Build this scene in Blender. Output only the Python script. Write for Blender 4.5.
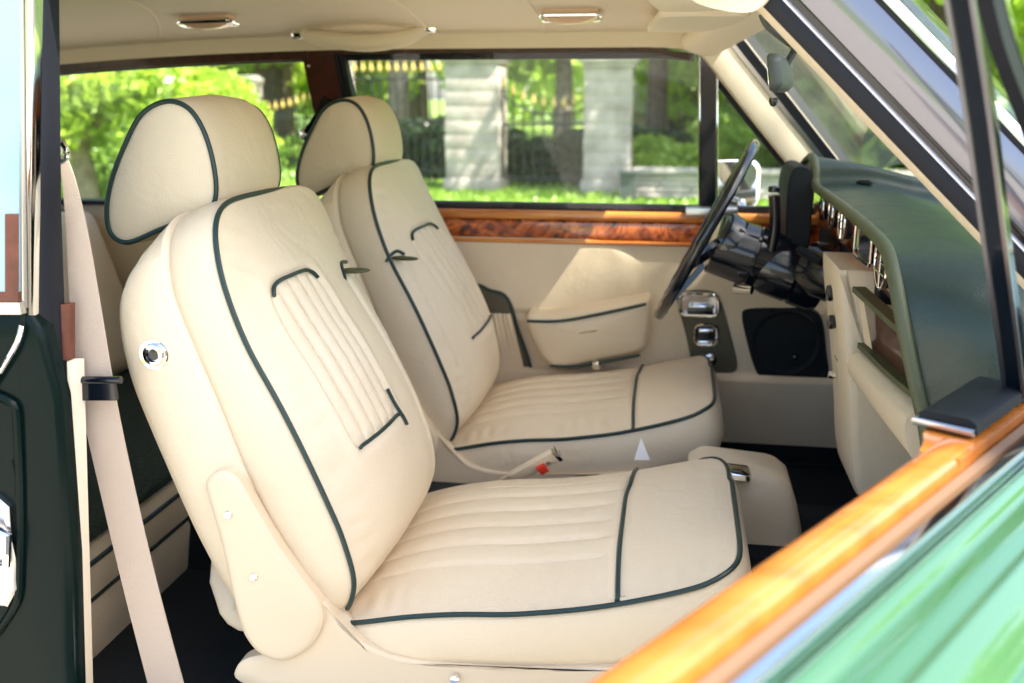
import bpy, bmesh, math, random
from mathutils import Vector, Matrix
from mathutils.bvhtree import BVHTree
from math import radians as R, sin, cos, pi
import numpy as np
random.seed(7)
V = Vector
scn = bpy.context.scene
for o in list(bpy.data.objects): bpy.data.objects.remove(o)
col = scn.collection

# ------------------------------------------------------------------ camera
PITCH, YAW, FPX = R(13.76), R(9.3), 996.0
CAM = V((0, -1.9, 1.25))
cd = bpy.data.cameras.new('camera'); cam = bpy.data.objects.new('camera', cd); col.objects.link(cam)
cam.location = CAM; cam.rotation_euler = (pi/2-PITCH, 0, YAW)
cd.sensor_width = 36; cd.lens = 36*FPX/1024; cd.clip_start = .02; cd.clip_end = 2000
cd.dof.use_dof = True; cd.dof.focus_distance = 1.5; cd.dof.aperture_fstop = 3.9
scn.camera = cam
# ------------------------------------------------------------------ light
SUN_EL, SUN_AZ = R(52), R(-22)      # azimuth measured from +X towards +Y
w = bpy.data.worlds.new('World'); scn.world = w; w.use_nodes = True
nt = w.node_tree; sky = nt.nodes.new('ShaderNodeTexSky'); sky.sky_type = 'NISHITA'; sky.sun_disc = False
sky.sun_elevation = SUN_EL; sky.sun_rotation = pi/2-SUN_AZ; sky.dust_density = 2.0; sky.ozone_density = 1.0
bg = nt.nodes['Background']; bg.inputs[1].default_value = .15
nt.links.new(sky.outputs[0], bg.inputs[0])
sd = bpy.data.lights.new('sun', 'SUN'); so = bpy.data.objects.new('sun', sd); col.objects.link(so)
sd.energy = 4.6; sd.angle = R(.5); sd.color = (1, .93, .82)
sdir = V((cos(SUN_EL)*cos(SUN_AZ), cos(SUN_EL)*sin(SUN_AZ), sin(SUN_EL)))
so.rotation_euler = sdir.to_track_quat('Z', 'Y').to_euler(); so.location = (6, -1, 9)
vs = scn.view_settings; vs.view_transform = 'Standard'; vs.look = 'None'; vs.exposure = 1.74; vs.gamma = 1
scn.render.engine = 'CYCLES'
cy = scn.cycles; cy.max_bounces = 10; cy.diffuse_bounces = 6; cy.transparent_max_bounces = 16

# ------------------------------------------------------------------ pixel -> point on a real plane
_f = V((-sin(YAW)*cos(PITCH), cos(YAW)*cos(PITCH), -sin(PITCH)))
_r = V((cos(YAW), sin(YAW), 0)); _u = _r.cross(_f)
def ray(x, y): return (_f + _r*((x-512)/FPX) - _u*((y-341.5)/FPX))
def at(x, y, **k):
    a, v = list(k.items())[0]; i = 'XYZ'.index(a); d = ray(x, y)
    return CAM + d*((v-CAM[i])/d[i])

# ------------------------------------------------------------------ materials
def mat(name): 
    m = bpy.data.materials.new(name); m.use_nodes = True
    return m, m.node_tree, m.node_tree.nodes['Principled BSDF']
def simple(name, c, rough=.5, metal=0, coat=0, c2=None, scale=8, bump=0, bscale=200, spec=.5, detail=4, coatr=.05):
    m, n, p = mat(name)
    p.inputs['Base Color'].default_value = (*c, 1); p.inputs['Roughness'].default_value = rough
    p.inputs['Metallic'].default_value = metal; p.inputs['Coat Weight'].default_value = coat
    p.inputs['Coat Roughness'].default_value = coatr; p.inputs['Specular IOR Level'].default_value = spec
    tc = n.nodes.new('ShaderNodeTexCoord')
    if c2:
        nz = n.nodes.new('ShaderNodeTexNoise'); nz.inputs['Scale'].default_value = scale; nz.inputs['Detail'].default_value = detail
        n.links.new(tc.outputs['Object'], nz.inputs['Vector'])
        mx = n.nodes.new('ShaderNodeMix'); mx.data_type = 'RGBA'
        mx.inputs[6].default_value = (*c, 1); mx.inputs[7].default_value = (*c2, 1)
        cr = n.nodes.new('ShaderNodeMapRange'); cr.inputs[1].default_value = .35; cr.inputs[2].default_value = .65
        n.links.new(nz.outputs[0], cr.inputs[0]); n.links.new(cr.outputs[0], mx.inputs[0]); n.links.new(mx.outputs[2], p.inputs['Base Color'])
    if bump:
        nb = n.nodes.new('ShaderNodeTexVoronoi' if bscale > 300 else 'ShaderNodeTexNoise'); nb.inputs['Scale'].default_value = bscale
        n.links.new(tc.outputs['Object'], nb.inputs['Vector'])
        b = n.nodes.new('ShaderNodeBump'); b.inputs['Strength'].default_value = bump; b.inputs['Distance'].default_value = .002
        n.links.new(nb.outputs[0], b.inputs['Height']); n.links.new(b.outputs[0], p.inputs['Normal'])
    return m
def leather(name, c, c2, rough=.42):
    m, n, p = mat(name)
    tc = n.nodes.new('ShaderNodeTexCoord')
    nz = n.nodes.new('ShaderNodeTexNoise'); nz.inputs['Scale'].default_value = 5; nz.inputs['Detail'].default_value = 5
    n.links.new(tc.outputs['Object'], nz.inputs['Vector'])
    mx = n.nodes.new('ShaderNodeMix'); mx.data_type = 'RGBA'; mx.inputs[6].default_value = (*c, 1); mx.inputs[7].default_value = (*c2, 1)
    n.links.new(nz.outputs[0], mx.inputs[0]); n.links.new(mx.outputs[2], p.inputs['Base Color'])
    v = n.nodes.new('ShaderNodeTexVoronoi'); v.inputs['Scale'].default_value = 420; n.links.new(tc.outputs['Object'], v.inputs['Vector'])
    n2 = n.nodes.new('ShaderNodeTexNoise'); n2.inputs['Scale'].default_value = 14; n2.inputs['Detail'].default_value = 3; n2.inputs['Distortion'].default_value = .6
    n.links.new(tc.outputs['Object'], n2.inputs['Vector'])
    b1 = n.nodes.new('ShaderNodeBump'); b1.inputs['Strength'].default_value = .4; b1.inputs['Distance'].default_value = .001
    b2 = n.nodes.new('ShaderNodeBump'); b2.inputs['Strength'].default_value = .55; b2.inputs['Distance'].default_value = .006
    n.links.new(v.outputs[0], b1.inputs['Height']); n.links.new(n2.outputs[0], b2.inputs['Height'])
    n.links.new(b2.outputs[0], b1.inputs['Normal']); n.links.new(b1.outputs[0], p.inputs['Normal'])
    mr = n.nodes.new('ShaderNodeMapRange'); mr.inputs[3].default_value = rough-.06; mr.inputs[4].default_value = rough+.1
    n.links.new(n2.outputs[0], mr.inputs[0]); n.links.new(mr.outputs[0], p.inputs['Roughness'])
    return m
def woodmat(name, c1, c2, c3, burl=True, sc=1.0, rough=.25, rot=0):
    m, n, p = mat(name)
    tc = n.nodes.new('ShaderNodeTexCoord'); mp = n.nodes.new('ShaderNodeMapping')
    n.links.new(tc.outputs['Object'], mp.inputs[0])
    mp.inputs['Rotation'].default_value = (0, 0, rot); mp.inputs['Scale'].default_value = (18*sc, 18*sc, 26*sc) if burl else (4*sc, 60*sc, 60*sc)
    nz = n.nodes.new('ShaderNodeTexNoise'); nz.inputs['Scale'].default_value = 1; nz.inputs['Detail'].default_value = 8
    nz.inputs['Distortion'].default_value = 2.6 if burl else .4
    n.links.new(mp.outputs[0], nz.inputs['Vector'])
    cr = n.nodes.new('ShaderNodeValToRGB'); e = cr.color_ramp.elements
    e[0].position = .36; e[0].color = (*c1, 1); e[1].position = .66; e[1].color = (*c3, 1)
    x = e.new(.5); x.color = (*c2, 1)
    n.links.new(nz.outputs[0], cr.inputs[0]); n.links.new(cr.outputs[0], p.inputs['Base Color'])
    p.inputs['Roughness'].default_value = rough; p.inputs['Coat Weight'].default_value = 1; p.inputs['Coat Roughness'].default_value = .04
    return m
def glassmat(name, dust=.02, tint=(1, 1, 1), refl=1.0):
    m, n, p = mat(name); n.nodes.remove(p); out = n.nodes['Material Output']
    t = n.nodes.new('ShaderNodeBsdfTransparent'); t.inputs[0].default_value = (*tint, 1)
    g = n.nodes.new('ShaderNodeBsdfGlossy'); g.inputs['Roughness'].default_value = .01
    fr = n.nodes.new('ShaderNodeFresnel'); fr.inputs[0].default_value = 1.5
    mu = n.nodes.new('ShaderNodeMath'); mu.operation = 'MULTIPLY'; mu.inputs[1].default_value = refl
    n.links.new(fr.outputs[0], mu.inputs[0])
    a = n.nodes.new('ShaderNodeMixShader'); n.links.new(mu.outputs[0], a.inputs[0]); n.links.new(t.outputs[0], a.inputs[1]); n.links.new(g.outputs[0], a.inputs[2])
    d = n.nodes.new('ShaderNodeBsdfTranslucent'); d.inputs[0].default_value = (.88, .92, .7, 1)
    nz = n.nodes.new('ShaderNodeTexNoise'); nz.inputs['Scale'].default_value = 6
    tc = n.nodes.new('ShaderNodeTexCoord'); n.links.new(tc.outputs['Object'], nz.inputs['Vector'])
    mr = n.nodes.new('ShaderNodeMapRange'); mr.inputs[3].default_value = dust*.5; mr.inputs[4].default_value = dust*1.5
    n.links.new(nz.outputs[0], mr.inputs[0])
    b = n.nodes.new('ShaderNodeMixShader'); n.links.new(mr.outputs[0], b.inputs[0]); n.links.new(a.outputs[0], b.inputs[1]); n.links.new(d.outputs[0], b.inputs[2])
    n.links.new(b.outputs[0], out.inputs[0]); return m
def leafmat(name, c1, c2, trans=.45):
    m, n, p = mat(name); n.nodes.remove(p); out = n.nodes['Material Output']
    geo = n.nodes.new('ShaderNodeNewGeometry')
    mx = n.nodes.new('ShaderNodeMix'); mx.data_type = 'RGBA'; mx.inputs[6].default_value = (*c1, 1); mx.inputs[7].default_value = (*c2, 1)
    n.links.new(geo.outputs['Random Per Island'], mx.inputs[0])
    d = n.nodes.new('ShaderNodeBsdfDiffuse'); t = n.nodes.new('ShaderNodeBsdfTranslucent'); g = n.nodes.new('ShaderNodeBsdfGlossy'); g.inputs['Roughness'].default_value = .4
    for s in (d, t): n.links.new(mx.outputs[2], s.inputs[0])
    a = n.nodes.new('ShaderNodeMixShader'); a.inputs[0].default_value = trans; n.links.new(d.outputs[0], a.inputs[1]); n.links.new(t.outputs[0], a.inputs[2])
    b = n.nodes.new('ShaderNodeMixShader'); b.inputs[0].default_value = .06; n.links.new(a.outputs[0], b.inputs[1]); n.links.new(g.outputs[0], b.inputs[2])
    n.links.new(b.outputs[0], out.inputs[0]); return m
M = {}
M['cream'] = leather('cream leather', (.80, .685, .50), (.71, .58, .405))
M['liner'] = simple('cream headlining', (.90, .80, .63), .8, bump=.1, bscale=260)
M['pipe'] = simple('dark green piping', (.012, .035, .032), .4)
M['greenl'] = leather('green leather', (.028, .048, .034), (.020, .036, .028), .34)
M['greentrim'] = leather('olive green leather', (.085, .095, .045), (.07, .08, .038), .5)
M['switchp'] = simple('olive switch plate', (.10, .09, .055), .5)
M['burl'] = woodmat('burr walnut', (.05, .009, .002), (.36, .062, .010), (.70, .19, .035), sc=.8)
M['walnut'] = simple('dark walnut', (.07, .018, .008), .35, coat=.3, c2=(.035, .009, .005), scale=40)
M['orange'] = woodmat('honey wood', (.42, .12, .018), (.62, .21, .035), (.72, .30, .06), False)
M['orangedoor'] = woodmat('honey wood along the door', (.38, .115, .014), (.44, .14, .02), (.50, .17, .03), False, .6, .25, R(-57.3))
M['veneer'] = simple('dark red veneer', (.085, .016, .008), .3, coat=.6, c2=(.05, .01, .006), scale=30)
M['chrome'] = simple('chrome', (.82, .82, .82), .07, 1)
M['satin'] = simple('satin steel', (.6, .6, .6), .3, 1)
M['rubber'] = simple('black rubber', (.009, .011, .018), .5, spec=.3)
M['black'] = simple('black plastic', (.004, .007, .012), .16, coat=.45)
M['blackm'] = simple('black matt plastic', (.007, .010, .014), .6, spec=.25)
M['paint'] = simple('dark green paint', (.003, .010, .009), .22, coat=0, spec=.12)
M['paintlit'] = simple('sunlit tone of car paint', (.034, .108, .042), .22, coat=1, coatr=.03)  # lit copy of the dark green body paint, brightness is in the colour
M['silver'] = simple('silver grey paint', (.20, .20, .235), .16, metal=.55, coat=1)
M['glass'] = glassmat('window glass', .012, (1, 1, 1), .45)
M['screen'] = glassmat('windscreen glass', .035, (.97, .99, .95), .7)
M['fawn'] = simple('fawn trim', (.17, .10, .055), .5)
M['sky_reflection'] = simple('pane with painted sky reflection', (.28, .42, .52), .15, metal=.2, coat=1)  # pale blue is a sky reflection put into the base colour
M['web'] = simple('beige webbing', (.66, .53, .42), .7, bump=.5, bscale=900)
M['carpet'] = simple('dark green carpet', (.018, .032, .024), .95, c2=(.03, .05, .038), scale=90, bump=1, bscale=280)
M['floorc'] = simple('dark blue carpet', (.006, .010, .014), .95, bump=1, bscale=280)
M['red'] = simple('red plastic', (.8, .05, .03), .35)
M['tan'] = simple('tan leather', (.17, .05, .026), .5, c2=(.11, .032, .018), scale=40)
M['beigep'] = simple('beige plastic', (.71, .59, .42), .34)
M['white'] = simple('white card', (.85, .85, .85), .6)
M['lampglass'] = simple('lamp lens', (.85, .6, .4), .12, spec=.8)
M['greyp'] = simple('grey plastic', (.07, .085, .08), .4)

# ------------------------------------------------------------------ object helpers
def empty(name, loc=(0, 0, 0), label=None, cat=None, group=None, parent=None):
    o = bpy.data.objects.new(name, None); col.objects.link(o); o.location = loc
    o.empty_display_size = .1
    if label: o['label'] = label
    if cat: o['category'] = cat
    if group: o['group'] = group
    if parent: o.parent = parent
    return o
def link(name, bm, m, parent=None, label=None, cat=None, group=None, kind=None, smooth=True, autos=True):
    me = bpy.data.meshes.new(name); 
    bmesh.ops.recalc_face_normals(bm, faces=bm.faces)
    if smooth:
        for f in bm.faces: f.smooth = True
        if autos:
            for e in bm.edges:
                if len(e.link_faces) == 2 and e.calc_face_angle(0) > R(38): e.smooth = False
    bm.to_mesh(me); bm.free()
    me.materials.append(M[m] if isinstance(m, str) else m)
    o = bpy.data.objects.new(name, me); col.objects.link(o)
    if parent:
        o.parent = parent
        off = V(parent.location); q_ = parent.parent
        while q_: off = off + V(q_.location); q_ = q_.parent
        if off.length > 1e-6:
            me.transform(Matrix.Translation(-off))
    if label: o['label'] = label
    if cat: o['category'] = cat
    if group: o['group'] = group
    if kind: o['kind'] = kind
    return o
def B(): return bmesh.new()
def box(bm, c, s, bev=.0, rot=None, seg=2):
    t = bmesh.new(); bmesh.ops.create_cube(t, size=1)
    bmesh.ops.scale(t, vec=s, verts=t.verts)
    if bev: bmesh.ops.bevel(t, geom=t.edges[:], offset=min(bev, min(s)*.49), segments=seg, affect='EDGES', profile=.5)
    if rot is not None: bmesh.ops.transform(t, matrix=rot.to_4x4(), verts=t.verts)
    bmesh.ops.translate(t, vec=c, verts=t.verts); join(bm, t); return bm
def join(bm, t):
    me = bpy.data.meshes.new('tmp'); t.to_mesh(me); t.free(); bm.from_mesh(me); bpy.data.meshes.remove(me)
def rings(bm, L, closed=True, cap0=False, cap1=False):
    vs = [[bm.verts.new(p) for p in r] for r in L]; n = len(L[0])
    for i in range(len(vs)-1):
        for j in range(n if closed else n-1):
            k = (j+1) % n
            try: bm.faces.new((vs[i][j], vs[i][k], vs[i+1][k], vs[i+1][j]))
            except ValueError: pass
    if cap0: bm.faces.new(vs[0][::-1])
    if cap1: bm.faces.new(vs[-1])
    return vs
def crom(P, n=8, closed=False):
    P = [V(p) for p in P]; out = []; N = len(P)
    rng = range(N) if closed else range(N-1)
    for i in rng:
        g = (lambda k: P[k % N]) if closed else (lambda k: P[max(0, min(N-1, k))])
        a, b, c, d = g(i-1), g(i), g(i+1), g(i+2)
        for k in range(n):
            t = k/n; out.append(.5*((2*b)+(c-a)*t+(2*a-5*b+4*c-d)*t*t+(3*b-a-3*c+d)*t**3))
    if not closed: out.append(P[-1])
    return out
def tube(bm, P, r, n=10, closed=False, caps=True, flat=None):
    P = [V(p) for p in P]; L = []; N = len(P); up = None
    for i, p in enumerate(P):
        a = P[(i-1) % N] if (closed or i > 0) else P[i]; b = P[(i+1) % N] if (closed or i < N-1) else P[i]
        t = (b-a); t = t.normalized() if t.length > 1e-9 else V((0, 0, 1))
        if up is None:
            up = t.orthogonal().normalized() if flat is None else V(flat)
        up = (up-t*up.dot(t)); up = up.normalized() if up.length > 1e-6 else t.orthogonal().normalized()
        s = t.cross(up); rr = r[i] if isinstance(r, (list, tuple)) else r
        L.append([p+up*(cos(2*pi*k/n)*rr)+s*(sin(2*pi*k/n)*rr) for k in range(n)])
    if closed: L.append(L[0])
    rings(bm, L, True, caps and not closed, caps and not closed)
    return bm
def sweep(bm, P, prof, side, closedprof=True, caps=True):
    """prof: list of (a,b): a along side, b along side x tangent"""
    P = [V(p) for p in P]; L = []; N = len(P)
    for i, p in enumerate(P):
        t = (P[min(i+1, N-1)]-P[max(0, i-1)]).normalized(); s = V(side); s = (s-t*s.dot(t)).normalized(); q = s.cross(t)
        L.append([p+s*a+q*b for a, b in prof])
    rings(bm, L, closedprof, caps and closedprof, caps and closedprof); return bm
def cyl(bm, a, b, r, n=24, r2=None, bev=0):
    a, b = V(a), V(b)
    if bev:
        d = (b-a).normalized(); r2 = r if r2 is None else r2
        tube(bm, [a, a+d*.0001, a+d*bev, b-d*bev, b-d*.0001, b], [r-bev, r-bev*.9, r, r2, r2-bev*.9, r2-bev], n)
    else: tube(bm, [a, b], [r, r if r2 is None else r2], n)
    return bm
def lathe(bm, c, axis, prof, n=32):
    """prof: (along axis, radius)"""
    axis = V(axis).normalized(); up = axis.orthogonal().normalized(); s = axis.cross(up)
    rings(bm, [[V(c)+axis*h+(up*cos(2*pi*k/n)+s*sin(2*pi*k/n))*max(r, 1e-5) for k in range(n)] for h, r in prof], True, True, True); return bm
def puff(bm, outline, nrm, prof, dome0=0, dome1=0, k=10, pw=2.2, bar=0):
    """outline: 3D loop; nrm: extrude dir; prof: [(depth, outset)]; domed ends along -/+nrm"""
    O = [V(p) for p in outline]; c = sum(O, V())/len(O); nrm = V(nrm).normalized(); N = len(O)
    nv = []
    for i in range(N):
        t = (O[(i+1) % N]-O[i-1]).normalized(); q = t.cross(nrm).normalized()
        nv.append(q)
    if sum((O[i]-c).dot(nv[i]) for i in range(N)) < 0: nv = [-q for q in nv]
    L = []
    d0, o0 = prof[0]; d1, o1 = prof[-1]
    for i in range(1, k+1):
        s = i/k; s2 = s**.8
        L.append([c+(O[j]+nv[j]*o0-c)*s2+nrm*(d0-dome0*(1-s2**pw)) for j in range(N)])
    for d, o in prof[1:-1]: L.append([O[j]+nv[j]*o+nrm*d for j in range(N)])
    for i in range(k, 0, -1):
        s = i/k; s2 = s**.8
        L.append([c+(O[j]+nv[j]*o1-c)*s2+nrm*(d1+dome1*(1-s2**pw)) for j in range(N)])
    rings(bm, L, True, True, True); return bm
def offsetloop(O, nrm, off):
    O = [V(p) for p in O]; N = len(O); c = sum(O, V())/N; nv = []
    for i in range(N):
        t = (O[(i+1) % N]-O[i-1]).normalized(); nv.append(t.cross(V(nrm)).normalized())
    if sum((O[i]-c).dot(nv[i]) for i in range(N)) < 0: nv = [-q for q in nv]
    return [O[i]+nv[i]*off for i in range(N)]
def rrect(w, h, r, n=6):
    out = []
    for cx, cy, a0 in ((w/2-r, h/2-r, 0), (-w/2+r, h/2-r, pi/2), (-w/2+r, -h/2+r, pi), (w/2-r, -h/2+r, 1.5*pi)):
        for k in range(n+1): out.append((cx+r*cos(a0+k*pi/2/n), cy+r*sin(a0+k*pi/2/n)))
    return out
def plate(bm, c, U, T, w, h, r, d, bev=.002):
    """rounded plate centred c, spanning U,T, thickness d along N=UxT"""
    U, T = V(U).normalized(), V(T).normalized(); N = U.cross(T)
    O = [V(c)+U*a+T*b for a, b in rrect(w, h, r)]
    puff(bm, O, N, [(0, 0), (0.00001, 0), (d-bev, 0), (d, -bev)], 0, 0, 2); return bm

# pad with gridded face
class Pad:
    def __init__(s, O, U, T, N, w, h, e0=6, e1=5, dome=.04, pa=3, pt=3, wt=lambda t: 1, curve=lambda t: 0, disp=lambda y, t: 0, R_=110, C_=100):
        s.O, s.U, s.T, s.N = V(O), V(U).normalized(), V(T).normalized(), V(N).normalized()
        s.w, s.h, s.e0, s.e1, s.dome, s.pa, s.pt, s.wt, s.curve, s.disp, s.R, s.C = w, h, e0, e1, dome, pa, pt, wt, curve, disp, R_, C_
    def hw(s, t):
        e = s.e0 if t < 0 else s.e1
        return s.w*s.wt(t)*max(0, 1-abs(t)**e)**(1/e)
    def pt3(s, a, t):
        y = a*s.hw(t); n = s.dome*(1-abs(a)**s.pa)*(1-abs(t)**s.pt)+s.curve(t)
        n += s.disp(y, t*s.h)*(1 if abs(a) < .97 else 0)
        if .72 < abs(a) < .99: n += .0013*sin(t*46+2.5*sin(t*9+a)+a*2)*sin(pi*(abs(a)-.72)/.27)
        if abs(t) < .93: n += .0006*sin(a*5+t*7+1.5*sin(a*3))*sin(t*5-a*2+s.h*9)
        return s.O+s.U*y+s.T*(t*s.h)+s.N*n
    def build(s, bm, prof):
        ts = []
        for i in range(s.R+1):
            t = -cos(pi*i/s.R); ts.append(math.copysign(1-(1-abs(t))**1.35, t) if abs(t) > 1e-9 else 0)
        As = [-cos(pi*j/s.C)*.35+(2*j/s.C-1)*.65 for j in range(s.C+1)]
        G = [[bm.verts.new(s.pt3(a, t)) for a in As] for t in ts]
        for i in range(s.R):
            for j in range(s.C):
                bm.faces.new((G[i][j], G[i][j+1], G[i+1][j+1], G[i+1][j]))
        loop = [(ts[i], -1, G[i][0]) for i in range(s.R+1)]+[(ts[i], 1, G[i][-1]) for i in range(s.R, -1, -1)]
        P2 = [V((sd*s.hw(t), t*s.h)) for t, sd, v in loop]; n = len(loop); nv = []
        for i in range(n):
            d = P2[(i+1) % n]-P2[i-1]
            q = V((-d.y, d.x)); q = q.normalized() if q.length > 1e-9 else V((0, math.copysign(1, P2[i].y)))
            nv.append(q)
        if sum(P2[i].dot(nv[i]) for i in range(n)) < 0: nv = [-q for q in nv]
        s.P2, s.nv, s.loop = P2, nv, loop
        prev = [v for _, _, v in loop]
        for d, o in prof:
            cur = []
            for i in range(n):
                t = loop[i][0]; q = P2[i]+nv[i]*(o(t) if callable(o) else o)
                cur.append(bm.verts.new(s.O+s.U*q.x+s.T*q.y+s.N*(s.curve(t)-(d(t) if callable(d) else d))))
            for i in range(n):
                k = (i+1) % n
                bm.faces.new((prev[i], prev[k], cur[k], cur[i]))
            prev = cur
        c = sum((v.co for v in prev), V())/n; cc = [v.co.copy() for v in prev]
        for k in (.92, .75, .45, .1):
            cur = [bm.verts.new(c+(p-c)*k-s.N*(1-k)*.012) for p in cc]
            for i in range(n): bm.faces.new((prev[i], prev[(i+1) % n], cur[(i+1) % n], cur[i]))
            prev = cur
        bm.faces.new(prev)
        bmesh.ops.remove_doubles(bm, verts=bm.verts, dist=1e-5)
        return bm
    def edge(s, off=0, d=0):
        out = []; last = None
        for i, (t, sd, v) in enumerate(s.loop):
            q = s.P2[i]; of_ = off(q.x, t) if callable(off) else off; d_ = d(q.x, t) if callable(d) else d; q = q+s.nv[i]*of_; p = s.O+s.U*q.x+s.T*q.y+s.N*(s.curve(t)-d_)
            if last is None or (p-last).length > .004:
                if last is not None and (p-last).length > .03:
                    m = int((p-last).length/.015)
                    for k in range(1, m): out.append(last.lerp(p, k/m))
                out.append(p); last = p
        if (out[0]-out[-1]).length < .004: out.pop()
        return out
def interp(tab):
    xs = [a for a, b in tab]; ys = [b for a, b in tab]
    return lambda t: float(np.interp(t, xs, ys))
def sinterp(tab):
    c = crom([(a, b, 0) for a, b in tab], 8); xs = [p.x for p in c]; ys = [p.y for p in c]
    return lambda t: float(np.interp(t, xs, ys))
def bvh(o): return BVHTree.FromPolygons([v.co.copy() for v in o.data.vertices], [tuple(p.vertices) for p in o.data.polygons])
def trace(tree, pts, lift=.0, off=V((0, 0, 0))):
    """points of a mesh met by rays through the listed photo pixels"""
    out = []
    for x, y in pts:
        d = ray(x, y).normalized(); h = tree.ray_cast(CAM-off, d)
        if h[0] is not None: out.append(h[0]+off-d*lift)
    return out

# ================================================================== SETTING
def sheet(name, x0, x1, y0, y1, z, m, kind='structure'):
    bm = B(); vs = [bm.verts.new(p) for p in ((x0, y0, z), (x1, y0, z), (x1, y1, z), (x0, y1, z))]; bm.faces.new(vs)
    return link(name, bm, m, kind=kind, smooth=False)
M['grassg'] = simple('meadow ground', (.16, .27, .04), .9, c2=(.24, .36, .06), scale=1.2)
M['gravel'] = simple('pale gravel', (.54, .48, .39), .9, c2=(.44, .39, .31), scale=60, bump=1, bscale=60)
M['grass'] = leafmat('grass blades', (.20, .38, .04), (.36, .52, .07), .4)
sheet('ground', -600, 600, -600, 600, 0, 'grassg')
sheet('driveway', -30, 30, -12, 3.4, .004, 'gravel')
def blades(name, x0, x1, y0, y1, n, h, m, lab):
    rs = np.random.RandomState(3); x = rs.uniform(x0, x1, n); y = rs.uniform(y0, y1, n); a = rs.uniform(0, pi, n); hh = h*rs.uniform(.5, 1.2, n); ww = .03+.02*rs.rand(n)
    lx = rs.normal(0, .3, n)*hh; ly = rs.normal(0, .3, n)*hh
    co = np.zeros((n, 3, 3)); co[:, 0] = np.c_[x-np.cos(a)*ww, y-np.sin(a)*ww, np.zeros(n)]; co[:, 1] = np.c_[x+np.cos(a)*ww, y+np.sin(a)*ww, np.zeros(n)]; co[:, 2] = np.c_[x+lx, y+ly, hh]
    me = bpy.data.meshes.new(name); me.from_pydata(co.reshape(-1, 3).tolist(), [], np.arange(3*n).reshape(-1, 3).tolist()); me.materials.append(M[m])
    o = bpy.data.objects.new(name, me); col.objects.link(o); o['kind'] = 'stuff'; o['label'] = lab; o['category'] = 'grass'; return o
blades('grass', -12, 7, 3.4, 16, 60000, .07, 'grass', 'sunlit green lawn in front of the gate piers')

M['bark'] = simple('bark', (.16, .11, .07), .9, c2=(.09, .06, .04), scale=12, bump=1, bscale=30)
M['barkp'] = simple('pale bark', (.34, .28, .2), .9, c2=(.2, .16, .11), scale=10, bump=1, bscale=30)
M['leafA'] = leafmat('bright leaves', (.32, .50, .04), (.55, .70, .09), .5)
M['leafB'] = leafmat('fresh leaves', (.32, .50, .045), (.52, .68, .09), .55)
M['leafC'] = leafmat('dark leaves', (.018, .055, .014), (.05, .12, .03), .3)
M['leafD'] = leafmat('mid leaves', (.17, .33, .035), (.32, .50, .07), .5)
def leaves(cl, n, size, seed, name, m, parent=None, **kw):
    """cl: list of (centre, radii) clumps"""
    rs = np.random.RandomState(seed); k = rs.randint(0, len(cl), n)
    c = np.array([list(cl[i][0]) for i in range(len(cl))])[k]; rad = np.array([list(cl[i][1]) for i in range(len(cl))])[k]
    d = rs.normal(size=(n, 3)); d /= np.linalg.norm(d, axis=1)[:, None]; r = rs.rand(n)**.45
    p = c+d*rad*r[:, None]
    a = rs.normal(size=(n, 3)); a /= np.linalg.norm(a, axis=1)[:, None]; b = np.cross(a, rs.normal(size=(n, 3))); b /= np.linalg.norm(b, axis=1)[:, None]
    s = size*rs.uniform(.6, 1.3, n)[:, None]
    q = np.stack([p-a*s, p+b*s*.55, p+a*s, p-b*s*.55], 1)
    me = bpy.data.meshes.new(name); me.from_pydata(q.reshape(-1, 3).tolist(), [], np.arange(4*n).reshape(-1, 4).tolist()); me.materials.append(M[m])
    o = bpy.data.objects.new(name, me); col.objects.link(o)
    if parent: o.parent = parent
    for a_, b_ in kw.items(): o[a_] = b_
    return o
def tree(name, x, y, h, r, tr, lm, bmn, n, size, seed, label, z0=None, group='trees in the park beyond the car', lean=0):
    rnd = random.Random(seed)
    t = empty(name, (x, y, 0), label, 'tree', group)
    z0 = h*.3 if z0 is None else z0
    bm = B(); path = [V((x+lean*k*.2, y, h*.16*k)) + V((rnd.uniform(-.05, .05), rnd.uniform(-.05, .05), 0))*h*.1 for k in range(6)]
    path[0] = V((x, y, -.05)); path = crom(path, 4); tube(bm, path, [tr*(1.25-1.0*i/len(path)) if i else tr*1.5 for i in range(len(path))], 10)
    cl = []
    for k in range(14):
        a = rnd.uniform(0, 2*pi); zz = rnd.uniform(z0, h); q = 1-abs((zz-(z0+h)/2)/((h-z0)/2+.01))**2*.6
        rr = r*rnd.uniform(.3, 1)*q; c = V((x+cos(a)*rr, y+sin(a)*rr, zz)); s = r*rnd.uniform(.28, .5)
        cl.append((c, (s*1.2, s*1.2, s*.75)))
        i = min(len(path)-1, int(len(path)*min(.95, max(.3, (zz-.2*h)/h)))); b0 = path[i]
        tube(bm, crom([b0, b0.lerp(c, .5)+V((0, 0, .08*h*rnd.uniform(-.3, 1))), c], 4), [tr*.32*(1-j/10) for j in range(9)], 6)
    link('trunk', bm, bmn, t)
    o = leaves(cl, n, size, seed, 'crown', lm, t); o.data.transform(Matrix.Translation((-x, -y, 0)))
    return t
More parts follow.
